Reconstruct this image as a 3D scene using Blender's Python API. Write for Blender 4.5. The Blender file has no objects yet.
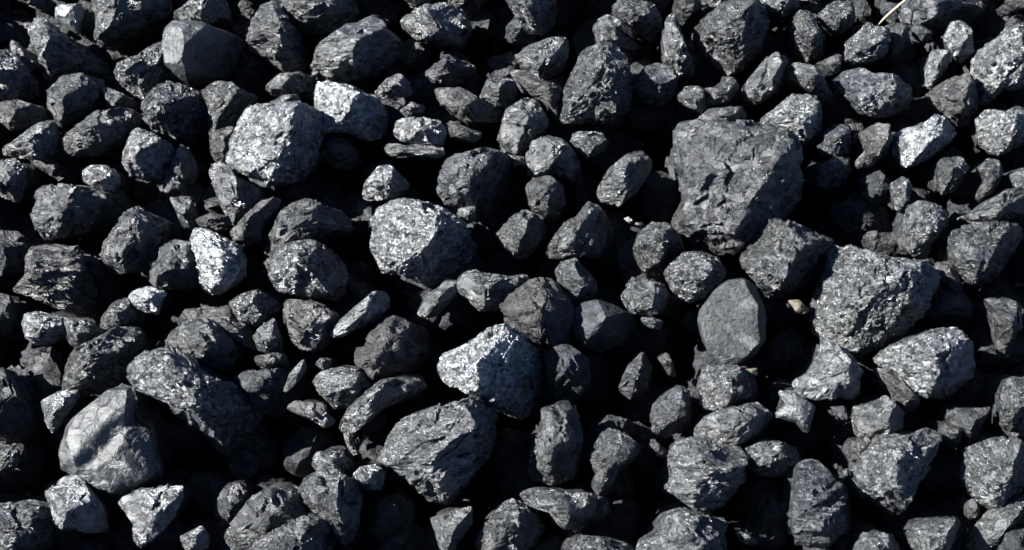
import bpy, math, random
import numpy as np
from mathutils import Vector, Matrix, noise

scene = bpy.context.scene
C = scene.collection

# ------------------------------------------------------------------ camera
W, H = 1024, 550
TILT = math.radians(28)
DIST, SPAN = 2.6, 1.6
cam_d = bpy.data.cameras.new('camera')
cam = bpy.data.objects.new('camera', cam_d)
C.objects.link(cam)
cam_d.sensor_width = 36
cam_d.lens = 36 * DIST / SPAN
cam_d.clip_end = 100
CP = Vector((0, -DIST * math.sin(TILT), DIST * math.cos(TILT)))
cam.location = CP
cam.rotation_euler = (TILT, 0, 0)
scene.camera = cam
RT = Vector((1, 0, 0))
UP = Vector((0, math.cos(TILT), math.sin(TILT)))
BK = Vector((0, -math.sin(TILT), math.cos(TILT)))      # from the pile towards the viewer

# ------------------------------------------------------------------ light
E_, A_ = math.radians(30), math.radians(25)
Lc = Vector((-math.cos(E_) * math.cos(A_), math.cos(E_) * math.sin(A_), math.sin(E_)))
Lw = (RT * Lc.x + UP * Lc.y + BK * Lc.z).normalized()
sun_d = bpy.data.lights.new('sun', 'SUN')
sun_d.energy = 5.0
sun_d.angle = math.radians(0.5)
sun_d.color = (1.0, 0.98, 0.95)
sun = bpy.data.objects.new('sun', sun_d)
C.objects.link(sun)
sun.rotation_euler = Lw.to_track_quat('Z', 'Y').to_euler()
sun.location = Lw * 8
world = bpy.data.worlds.new('World')
scene.world = world
world.use_nodes = True
wn = world.node_tree
sky = wn.nodes.new('ShaderNodeTexSky')
sky.sky_type = 'NISHITA'
sky.sun_disc = False
sky.sun_elevation = math.asin(Lw.z)
sky.sun_rotation = math.atan2(Lw.x, Lw.y)
bg = wn.nodes['Background']
wn.links.new(sky.outputs[0], bg.inputs[0])
sky.air_density = .35
sky.dust_density = .1
sky.ozone_density = 4
bg.inputs[1].default_value = 0.05
scene.view_settings.view_transform = 'Standard'
scene.view_settings.look = 'None'
scene.view_settings.gamma = 1
scene.view_settings.exposure = 2.7

# ------------------------------------------------------------------ materials
MATS = {}
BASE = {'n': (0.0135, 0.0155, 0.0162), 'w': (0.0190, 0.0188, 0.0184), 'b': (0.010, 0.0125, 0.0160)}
ROUGH = {0: .56, 1: .38, 2: .34, 3: .32, 4: .32}
GLARE_GAIN = {0: .8, 1: 1.0, 2: 1.6, 3: 2.4, 4: 4.8}  # base colour lightened with gloss level, painting sun glare into the coal
IORS = {0: 1.45, 1: 1.6, 2: 1.75, 3: 2.0, 4: 2.3}
def node(nt, kind, **kw):
    n = nt.nodes.new(kind)
    for k, v in kw.items(): setattr(n, k, v)
    return n
def coal_material(t, s, k):
    key = (t, s, k)
    if key in MATS: return MATS[key]
    m = bpy.data.materials.new('coal_' + {'r': 'rough', 'c': 'crumbly', 's': 'smooth', 'l': 'layered', 'v': 'folded'}[t] + '_%d_%s' % (s, {'n': 'grey', 'w': 'brown', 'b': 'blue'}[k]))
    m.use_nodes = True
    nt = m.node_tree; nd = nt.nodes; lk = nt.links.new
    p = nd['Principled BSDF']
    tc = node(nt, 'ShaderNodeTexCoord')
    mp = node(nt, 'ShaderNodeMapping')
    lk(tc.outputs['Object'], mp.inputs[0])
    vert = t == 'v'
    if t in 'lv':
        t = 'l'
        mp.inputs['Rotation'].default_value = (.3, .2, 1.5 if vert else .35)
        mp.inputs['Scale'].default_value = (.8, 1.7, 1) if vert else (.6, 2.1, 1)
    else:
        mp.inputs['Scale'].default_value = (1, 1.25, 1)
    wob = node(nt, 'ShaderNodeTexNoise'); wob.inputs['Scale'].default_value = 120; wob.inputs['Detail'].default_value = 3
    lk(mp.outputs[0], wob.inputs['Vector'])
    ws = node(nt, 'ShaderNodeVectorMath', operation='SCALE'); ws.inputs['Scale'].default_value = .016
    wa = node(nt, 'ShaderNodeVectorMath', operation='ADD')
    lk(wob.outputs['Color'], ws.inputs[0]); lk(ws.outputs[0], wa.inputs[0]); lk(mp.outputs[0], wa.inputs[1])
    # cleavage facets: every little cell tilts its own way and has its own gloss
    def cells(scale):
        v = node(nt, 'ShaderNodeTexVoronoi'); v.inputs['Scale'].default_value = scale
        lk(wa.outputs[0], v.inputs['Vector']); return v
    big = cells({'r': 62, 'c': 105, 's': 40, 'l': 85}[t])
    small = cells({'r': 210, 'c': 260, 's': 200, 'l': 240}[t])
    geo = node(nt, 'ShaderNodeNewGeometry')
    patch = node(nt, 'ShaderNodeTexNoise'); patch.inputs['Scale'].default_value = 38; patch.inputs['Detail'].default_value = 4
    patch.inputs['Roughness'].default_value = .6
    lk(mp.outputs[0], patch.inputs['Vector'])
    pr = node(nt, 'ShaderNodeMapRange'); pr.inputs['From Min'].default_value = .38; pr.inputs['From Max'].default_value = .62
    lk(patch.outputs[0], pr.inputs[0])
    # cracks between cells
    edge = node(nt, 'ShaderNodeTexVoronoi', feature='DISTANCE_TO_EDGE'); edge.inputs['Scale'].default_value = {'r': 62, 'c': 105, 's': 40, 'l': 85}[t]
    lk(wa.outputs[0], edge.inputs['Vector'])
    er = node(nt, 'ShaderNodeMapRange'); er.inputs['From Max'].default_value = .13
    lk(edge.outputs['Distance'], er.inputs[0])
    fine = node(nt, 'ShaderNodeTexNoise'); fine.inputs['Scale'].default_value = 270; fine.inputs['Detail'].default_value = 5; fine.inputs['Roughness'].default_value = .7
    lk(mp.outputs[0], fine.inputs['Vector'])
    med = node(nt, 'ShaderNodeTexNoise'); med.inputs['Scale'].default_value = 90; med.inputs['Detail'].default_value = 6; med.inputs['Roughness'].default_value = .65
    lk(mp.outputs[0], med.inputs['Vector'])
    b1 = node(nt, 'ShaderNodeBump'); b1.inputs['Strength'].default_value = {'r': .9, 'c': .9, 's': .6, 'l': .9}[t]; b1.inputs['Distance'].default_value = {'r': .010, 'c': .010, 's': .007, 'l': .009}[t]
    lk(med.outputs[0], b1.inputs['Height'])
    b2 = node(nt, 'ShaderNodeBump'); b2.inputs['Strength'].default_value = {'r': .5, 'c': .7, 's': .25, 'l': .5}[t]; b2.inputs['Distance'].default_value = .002
    lk(er.outputs[0], b2.inputs['Height']); lk(b1.outputs[0], b2.inputs['Normal'])
    b3 = node(nt, 'ShaderNodeBump'); b3.inputs['Strength'].default_value = {'r': .7, 'c': .85, 's': .45, 'l': .7}[t]; b3.inputs['Distance'].default_value = .0028
    lk(fine.outputs[0], b3.inputs['Height']); lk(b2.outputs[0], b3.inputs['Normal'])
    def tilt(v, amt):
        a = node(nt, 'ShaderNodeVectorMath', operation='SUBTRACT'); a.inputs[1].default_value = (.5, .5, .5)
        lk(v.outputs['Color'], a.inputs[0])
        b = node(nt, 'ShaderNodeVectorMath', operation='SCALE'); b.inputs['Scale'].default_value = amt
        lk(a.outputs[0], b.inputs[0]); return b
    t1 = tilt(big, {'r': .8, 'c': .9, 's': .3, 'l': .9 if vert else .7}[t]); t2 = tilt(small, {'r': .35, 'c': .6, 's': .25, 'l': .8 if vert else .5}[t])
    s1 = node(nt, 'ShaderNodeVectorMath', operation='ADD'); lk(t1.outputs[0], s1.inputs[0]); lk(t2.outputs[0], s1.inputs[1])
    s2 = node(nt, 'ShaderNodeVectorMath', operation='ADD'); lk(s1.outputs[0], s2.inputs[0]); lk(b3.outputs[0], s2.inputs[1])
    nn = node(nt, 'ShaderNodeVectorMath', operation='NORMALIZE'); lk(s2.outputs[0], nn.inputs[0])
    lk(nn.outputs[0], p.inputs['Normal'])
    # colour: dull dusty patches against blacker clean coal
    g = GLARE_GAIN[s]; c = [x * g for x in BASE[k]]
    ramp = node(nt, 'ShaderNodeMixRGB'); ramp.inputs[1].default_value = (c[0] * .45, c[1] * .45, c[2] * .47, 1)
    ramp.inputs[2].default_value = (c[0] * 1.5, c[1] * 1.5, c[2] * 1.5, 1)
    lk(pr.outputs[0], ramp.inputs[0])
    mul = node(nt, 'ShaderNodeMixRGB', blend_type='MULTIPLY'); mul.inputs[0].default_value = .8
    er2 = node(nt, 'ShaderNodeMapRange'); er2.inputs['To Min'].default_value = .12 if t != 's' else .7
    lk(er.outputs[0], er2.inputs[0])
    lk(ramp.outputs[0], mul.inputs[1]); lk(er2.outputs[0], mul.inputs[2])
    fr = node(nt, 'ShaderNodeMapRange'); fr.inputs['From Min'].default_value = .3; fr.inputs['From Max'].default_value = .7; fr.inputs['To Min'].default_value = .5; fr.inputs['To Max'].default_value = 1.5
    lk(fine.outputs[0], fr.inputs[0])
    mul2 = node(nt, 'ShaderNodeMixRGB', blend_type='MULTIPLY'); mul2.inputs[0].default_value = .4
    lk(mul.outputs[0], mul2.inputs[1]); lk(fr.outputs[0], mul2.inputs[2])
    lk(mul2.outputs[0], p.inputs['Base Color'])
    sep = node(nt, 'ShaderNodeSeparateColor'); lk(big.outputs['Color'], sep.inputs[0])
    rr = node(nt, 'ShaderNodeMapRange'); r0 = ROUGH[s]
    rr.inputs['To Min'].default_value = r0 - (.14 if t != 's' else .05); rr.inputs['To Max'].default_value = r0 + .17
    lk(sep.outputs[0], rr.inputs[0]); lk(rr.outputs[0], p.inputs['Roughness'])
    p.inputs['IOR'].default_value = IORS[s]
    MATS[key] = m
    return m
def plain_material(name, col, rough):
    m = bpy.data.materials.new(name); m.use_nodes = True
    nt = m.node_tree; p = nt.nodes['Principled BSDF']
    n = node(nt, 'ShaderNodeTexNoise'); n.inputs['Scale'].default_value = 260; n.inputs['Detail'].default_value = 5
    tc = node(nt, 'ShaderNodeTexCoord'); nt.links.new(tc.outputs['Object'], n.inputs['Vector'])
    mx = node(nt, 'ShaderNodeMixRGB'); mx.inputs[1].default_value = tuple(x * .6 for x in col) + (1,); mx.inputs[2].default_value = tuple(col) + (1,)
    nt.links.new(n.outputs[0], mx.inputs[0]); nt.links.new(mx.outputs[0], p.inputs['Base Color'])
    b = node(nt, 'ShaderNodeBump'); b.inputs['Strength'].default_value = .5; b.inputs['Distance'].default_value = .002
    nt.links.new(n.outputs[0], b.inputs['Height']); nt.links.new(b.outputs[0], p.inputs['Normal'])
    p.inputs['Roughness'].default_value = rough
    return m

# ------------------------------------------------------------------ lump geometry
def ico(level):
    import bmesh
    bm = bmesh.new(); bmesh.ops.create_icosphere(bm, subdivisions=level, radius=1)
    v = np.array([x.co[:] for x in bm.verts]); f = np.array([[x.index for x in p.verts] for p in bm.faces])
    bm.free(); return v / np.linalg.norm(v, axis=1)[:, None], f
ICO = {n: ico(n) for n in (2, 3, 4, 5, 6)}
HV = np.array((Lc.x, Lc.y, Lc.z + 1)); HV /= np.linalg.norm(HV)

def radial(poly, cx, cy, th):
    """distance from (cx, cy) to the outline in each direction th"""
    dx, dy = np.cos(th), np.sin(th); R = np.zeros_like(th)
    n = len(poly)
    for i in range(n):
        ax, ay = poly[i][0] - cx, poly[i][1] - cy
        bx, by = poly[(i + 1) % n][0] - cx, poly[(i + 1) % n][1] - cy
        ex, ey = bx - ax, by - ay
        den = dx * ey - dy * ex
        den = np.where(np.abs(den) < 1e-9, 1e-9, den)
        t = (ax * ey - ay * ex) / den
        u = (ax * dy - ay * dx) / den
        ok = (t > 0) & (u >= -1e-3) & (u <= 1 + 1e-3)
        R = np.maximum(R, np.where(ok, t, 0))
    return R

def vnoise(P, seed, kind, octaves=3):
    off = Vector((seed * 3.17 % 97, seed * 7.31 % 89, seed * 1.93 % 83))
    out = np.empty(len(P))
    if kind == 'cell':
        for i, q in enumerate(P):
            out[i] = noise.cell(noise.voronoi(Vector(q) + off)[1][0] * 9.7)
    elif kind == 'vor':
        for i, q in enumerate(P):
            d = noise.voronoi(Vector(q) + off)[0]; out[i] = d[1] - d[0]
    else:
        for i, q in enumerate(P):
            out[i] = noise.fractal(Vector(q) + off, 1.0, 2.0, octaves)
    return out

def lump_mesh(poly, apex, depth, tex, shine, seed, level, big=False, fall=.75, faces=(), groove=None):
    """poly, apex in metres about the lump's own centre; x right, y up, z towards the viewer"""
    vertical = tex == 'v'
    if vertical: tex = 'l'
    rng = random.Random(seed)
    v, f = ICO[level]
    area = 0.5 * abs(sum(poly[i - 1][0] * poly[i][1] - poly[i][0] * poly[i - 1][1] for i in range(len(poly))))
    Rm = math.sqrt(area / math.pi)
    Hh = Rm * depth * rng.uniform(1.2, 1.4)
    th = np.arctan2(v[:, 1], v[:, 0]); s = np.hypot(v[:, 0], v[:, 1]); z = v[:, 2]
    k = 3.0 if faces and fall == .55 else rng.uniform(2.0, 2.5) if big else rng.uniform(1.35, 1.75)
    # outline is sampled about the centre once, upper dome then leans to the apex
    grid = np.linspace(-math.pi, math.pi, 361)[:-1]
    Rg = radial(poly, 0, 0, grid + 1e-4)
    kern = np.exp(-.5 * (np.arange(-12, 13) / (1.0 if depth < .4 else 1.7)) ** 2); kern /= kern.sum()
    Rg = np.convolve(np.concatenate([Rg[-12:], Rg, Rg[:12]]), kern, 'valid') * 1.012
    R0 = np.interp(th, np.append(grid, math.pi), np.append(Rg, Rg[0]))
    bx, by = R0 * np.cos(th), R0 * np.sin(th)
    front = z > 0
    Z = np.where(front, Hh * np.abs(z) ** (2 / k), -Hh * 1.5 * np.abs(z) ** 1.15)
    ax, ay = (apex if apex else (rng.uniform(.0, .3) * Rm, rng.uniform(-.25, .05) * Rm))
    lean = np.where(front, 1 - s, 0)
    X = bx * s + ax * lean; Y = by * s + ay * lean
    pr = X * .906 - Y * .42                               # the far side of the ridge falls away steeply
    Z = Z - (fall if depth > .6 else .2) * np.maximum(0, pr - (ax * .906 - ay * .42) - .04 * Rm)
    P = np.stack([X, Y, Z], 1)
    # flat fracture faces
    def cut(n, frac):
        nonlocal P
        n = np.array(n, float); n /= np.linalg.norm(n)
        d = P @ n; o = d.max() * frac
        m = d > o
        P[m] -= (d[m] - o)[:, None] * n * .5
        d = P @ n; m = d > o
        P[m] *= (o / d[m])[:, None]
    ncut = {'r': 13, 'c': 10, 's': 7, 'l': 9}[tex]
    for fx, fy, fz, fr in faces: cut((fx, fy, fz), fr)
    if shine >= 3 and not faces: cut((HV[0] - .15 + rng.uniform(-.08, .08), HV[1] + rng.uniform(-.08, .08), HV[2]), .82 if shine == 3 else .76)
    for i in range(ncut):
        a = rng.uniform(0, 6.283); zz = rng.uniform(.25, .9)
        r = math.sqrt(1 - zz * zz)
        cut((r * math.cos(a), r * math.sin(a), zz), rng.uniform(.70, .92) if not faces else rng.uniform(.86, .95))
    for i in range(5):
        a = rng.uniform(0, 6.283)
        cut((math.cos(a), math.sin(a), rng.uniform(-.25, .1)), rng.uniform(.93, .98))
    for i in range(4):
        a = rng.uniform(0, 6.283)
        cut((math.cos(a), math.sin(a), -.9), rng.uniform(.75, .9))
    if groove:                                            # a curved shelf: drop behind the rim, then a rising bright face
        gx, gy, off, h, w = groove
        t = (P[:, 0] * gx + P[:, 1] * gy) / Rm - off + .05 * np.sin(3 * (P[:, 0] * -gy + P[:, 1] * gx) / Rm)
        a = np.clip(t / w, 0, 1); a = a * a * (3 - 2 * a)
        m = P[:, 2] > 0
        P[:, 2] += np.where(m, Rm * h * (-a + np.clip((t - w) / .75, 0, 1.15)), 0)
    # relief along the rough normal
    N = P / np.array([Rm, Rm, Hh]); N /= np.linalg.norm(N, axis=1)[:, None] + 1e-9
    q = P / .030                                        # lumps break into pieces of about the same real size
    if tex == 'l':
        a = 1.45 if vertical else rng.uniform(-.5, .9); c_, s_ = math.cos(a), math.sin(a)
        u = q[:, 0] * c_ + q[:, 1] * s_; w = -q[:, 0] * s_ + q[:, 1] * c_
        q = np.stack([u * (.8 if vertical else .45), w * (1.7 if vertical else 2.4), q[:, 2] * 1.3], 1)
    amp = min(Rm, .06)
    D = vnoise(q * .8, seed, 'f', 3) * amp * {'r': .055, 'c': .07, 's': .035, 'l': .055}[tex]
    D += (vnoise(q * 1.1 + 5, seed, 'cell') - .5) * amp * {'r': .10, 'c': .08, 's': .01, 'l': .08}[tex]
    if level >= 4:
        D += (np.minimum(vnoise(q * (2.6 if tex == 'c' else 2.0), seed, 'vor'), .22) - .15) * amp * {'r': .10, 'c': .20, 's': .02, 'l': .26 if vertical else .13}[tex]
    P = P + N * D[:, None]
    # the breaking must not eat the outline: push each side back out to the traced one
    tp = np.arctan2(P[:, 1], P[:, 0]); rp = np.hypot(P[:, 0], P[:, 1])
    nb = 36 if level <= 3 else 60
    bi = ((tp + math.pi) / (2 * math.pi) * nb).astype(int) % nb
    mx = np.zeros(nb); np.maximum.at(mx, bi, rp)
    tc = -math.pi + (np.arange(nb) + .5) * 2 * math.pi / nb
    tgt = np.interp(tc, np.append(grid, math.pi), np.append(Rg, Rg[0]))
    ra = np.clip(tgt / np.maximum(mx, 1e-6), .8, 1.6)
    k3 = np.array([.2, .6, .2]); ra = np.convolve(np.concatenate([ra[-1:], ra, ra[:1]]), k3, 'valid')
    sc = np.interp((tp + math.pi) / (2 * math.pi) * nb, np.arange(-1, nb + 1) + .5, np.concatenate([ra[-1:], ra, ra[:1]]))
    P[:, 0] *= sc; P[:, 1] *= sc
    return P, f

def make_mesh(name, P, f, mat, smooth=False):
    me = bpy.data.meshes.new(name)
    me.vertices.add(len(P)); me.vertices.foreach_set('co', np.ascontiguousarray(P, dtype=np.float32).ravel())
    n = len(f)
    me.loops.add(n * 3); me.loops.foreach_set('vertex_index', np.ascontiguousarray(f, dtype=np.int32).ravel())
    me.polygons.add(n); me.polygons.foreach_set('loop_start', np.arange(0, n * 3, 3, dtype=np.int32))
    try: me.polygons.foreach_set('loop_total', np.full(n, 3, dtype=np.int32))
    except Exception: pass
    me.polygons.foreach_set('use_smooth', np.full(n, smooth, dtype=bool))
    me.materials.append(mat); me.update(); me.validate()
    return me

FPX = DIST / SPAN * W                                     # focal length in pixels
def ray(px, py):
    return RT * ((px - W / 2) / FPX) + UP * ((H / 2 - py) / FPX) - BK
def on_pile(px, py, w=0.0):
    """point of the pile's surface seen at a photo position, raised by w metres"""
    d = ray(px, py); t = -CP.z / d.z
    t -= w
    return CP + d * t, t

SUN_BLOCKERS = []  # low-poly lump copies, stacked unseen behind the lumps to block sunlight
def build_lump(rec, seed):
    label, kind, poly, apex, z, tex, shine, depth, tint = rec[:9]
    faces = rec[9] if len(rec) > 9 else ()
    groove = (.66, -.75, -.42, .24, .42) if label.startswith('big smooth freshly broken') else None
    n = len(poly)
    A = Cx = Cy = 0
    for i in range(n):
        x0, y0 = poly[i - 1]; x1, y1 = poly[i]; c = x0 * y1 - x1 * y0
        A += c; Cx += (x0 + x1) * c; Cy += (y0 + y1) * c
    Cx /= 3 * A; Cy /= 3 * A; A = abs(A / 2)
    ang = np.linspace(0, 6.2, 36)
    best = None                                           # a middle from which the whole outline is seen
    x0, x1 = min(p[0] for p in poly), max(p[0] for p in poly); y0, y1 = min(p[1] for p in poly), max(p[1] for p in poly)
    for cx, cy in [(Cx, Cy)] + [(x0 + (x1 - x0) * i / 8, y0 + (y1 - y0) * j / 8) for i in range(1, 8) for j in range(1, 8)]:
        m = radial(poly, cx, cy, ang).min() * (1.35 if best is None else 1)
        if best is None or m > best[0]: best = (m, cx, cy)
    Cx, Cy = best[1:]
    Rpx = math.sqrt(A / math.pi); unit = DIST / FPX
    if z <= -10: z = z * 2.2 + 12                         # lumps sunk in the gaps
    pos, t = on_pile(Cx, Cy, z * unit * 1.3 - .35 * Rpx * unit * depth)
    u = t / FPX
    loc = [((x - Cx) * u * 1.06, (Cy - y) * u * 1.06) for x, y in poly]
    ap = ((apex[0] - Cx) * u, (Cy - apex[1]) * u) if apex else None
    level = 6 if Rpx > 44 else 5 if Rpx > 17 else 4 if Rpx > 8 else 3
    P, f = lump_mesh(loc, ap, depth, tex, shine, seed, level, Rpx > 30, .25 if tex == 'v' else .55 if Rpx > 58 else 1.0 if apex else .75, faces, groove)
    Pl, fl = lump_mesh(loc, ap, depth, tex, shine, seed, 2)
    SUN_BLOCKERS.append((Pl, fl, pos, Rpx * unit * depth))
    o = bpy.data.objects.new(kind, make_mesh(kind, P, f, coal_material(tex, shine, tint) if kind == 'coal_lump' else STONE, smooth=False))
    o.location = pos
    o.rotation_euler = (TILT, 0, 0)
    C.objects.link(o)
    o['label'] = label
    o['category'] = 'coal lump' if kind == 'coal_lump' else 'stone chip'
    if kind == 'coal_lump': o['group'] = 'loose coal lumps heaped in the pile'
    return o
STONE = plain_material('tan_stone', (.065, .058, .04), .7)

# ------------------------------------------------------------------ setting: the bed, the rubble and the added sun blockers under the visible lumps
def bed():
    n = 150; S = 2.4
    xs = np.linspace(-S, S, n)
    X, Y = np.meshgrid(xs, xs)
    P = np.stack([X.ravel(), Y.ravel(), np.zeros(n * n)], 1)
    P[:, 2] = -.30 + .02 * vnoise(P * 9, 3, 'f', 4)
    idx = np.arange(n * n).reshape(n, n)
    a, b, c, d = idx[:-1, :-1].ravel(), idx[:-1, 1:].ravel(), idx[1:, 1:].ravel(), idx[1:, :-1].ravel()
    f = np.concatenate([np.stack([a, b, c], 1), np.stack([a, c, d], 1)])
    o = bpy.data.objects.new('ground', make_mesh('ground', P, f, coal_material('r', 0, 'n')))
    o['kind'] = 'structure'; C.objects.link(o)
bed()

def rubble():
    rng = random.Random(11)
    proto = []
    for i in range(14):
        m = rng.randint(7, 10)
        pts = []
        for j in range(m):
            a = 6.283 * j / m + rng.uniform(-.25, .25); r = rng.uniform(.8, 1.2)
            pts.append((.04 * r * math.cos(a) * 1.2, .04 * r * math.sin(a) * .9))
        proto.append(lump_mesh(pts, None, .85, 'r', 0, 500 + i, 3))
    def scatter(name, spots, mat):
        VS, FS, o = [], [], 0
        for x, y, z, s in spots:
            P, f = rng.choice(proto)
            R = np.array(Matrix.Rotation(rng.uniform(0, 6.28), 3, Vector((rng.uniform(-1, 1), rng.uniform(-1, 1), rng.uniform(.2, 1))).normalized()))
            VS.append(P @ R.T * s + np.array([x, y, z])); FS.append(f + o); o += len(P)
        ob = bpy.data.objects.new(name, make_mesh(name, np.concatenate(VS), np.concatenate(FS), mat))
        ob['kind'] = 'stuff'; C.objects.link(ob)
        return ob
    under = []
    for gx in np.arange(-.98, .99, .075):
        for gy in np.arange(-.68, .80, .075):
            under.append((gx + rng.uniform(-.03, .03), gy + rng.uniform(-.03, .03), rng.uniform(-.135, -.10), rng.uniform(.75, 1.15)))
            under.append((gx + rng.uniform(-.03, .03), gy + rng.uniform(-.03, .03), rng.uniform(-.26, -.235), rng.uniform(.9, 1.2)))
    VS, FS, o = [], [], 0
    for x, y, z, s in under:
        P, f = rng.choice(proto)
        R = np.array(Matrix.Rotation(rng.uniform(0, 6.28), 3, Vector((rng.uniform(-1, 1), rng.uniform(-1, 1), rng.uniform(.2, 1))).normalized()))
        VS.append(P @ R.T * s + np.array([x, y, z])); FS.append(f + o); o += len(P)
    # shrunken copies hidden behind each lump, added to keep sun out of the gaps
    RX = np.array(Matrix.Rotation(TILT, 3, 'X'))
    for P, f, pos, hh in SUN_BLOCKERS:
        dep = hh * .9
        while dep < .19:
            q = P.copy()
            q[:, 0] *= rng.uniform(.72, .84); q[:, 1] *= rng.uniform(.72, .84)
            q[:, 2] *= min(1, .045 / max(.01, np.abs(P[:, 2]).max()))
            VS.append(q @ RX.T + np.array(pos - BK * dep)); FS.append(f + o); o += len(q)
            dep += .035
    me = make_mesh('buried_coal_and_blockers', np.concatenate(VS), np.concatenate(FS), coal_material('r', 0, 'b'))
    ob = bpy.data.objects.new('buried_coal_and_blockers', me); ob['kind'] = 'stuff'; C.objects.link(ob)
    ob['label'] = 'small dark coal pieces in shadowed gaps, plus added sun-blocking copies under the larger lumps'
    ob['category'] = 'coal rubble'
    # the pile goes on round the part that the photograph shows
    ring = []
    for gx in np.arange(-1.75, 1.76, .085):
        for gy in np.arange(-1.5, 1.76, .085):
            x = gx + rng.uniform(-.02, .02); y = gy + rng.uniform(-.02, .02)
            q = Vector((x, y, 0)) - CP
            dep = -q.dot(BK); px = q.dot(RT) / dep * FPX; py = q.dot(UP) / dep * FPX
            if abs(px) < 512 + 38 and abs(py) < 275 + 38: continue
            ring.append((x, y, rng.uniform(-.05, .0), rng.uniform(.9, 1.4)))
            ring.append((x + .04, y + .04, rng.uniform(-.14, -.09), rng.uniform(.9, 1.4)))
    ob = scatter('surrounding_coal', ring, coal_material('r', 1, 'n'))
    ob['label'] = 'loose coal continuing all round beyond the pictured lumps'
    ob['category'] = 'coal rubble'

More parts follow.
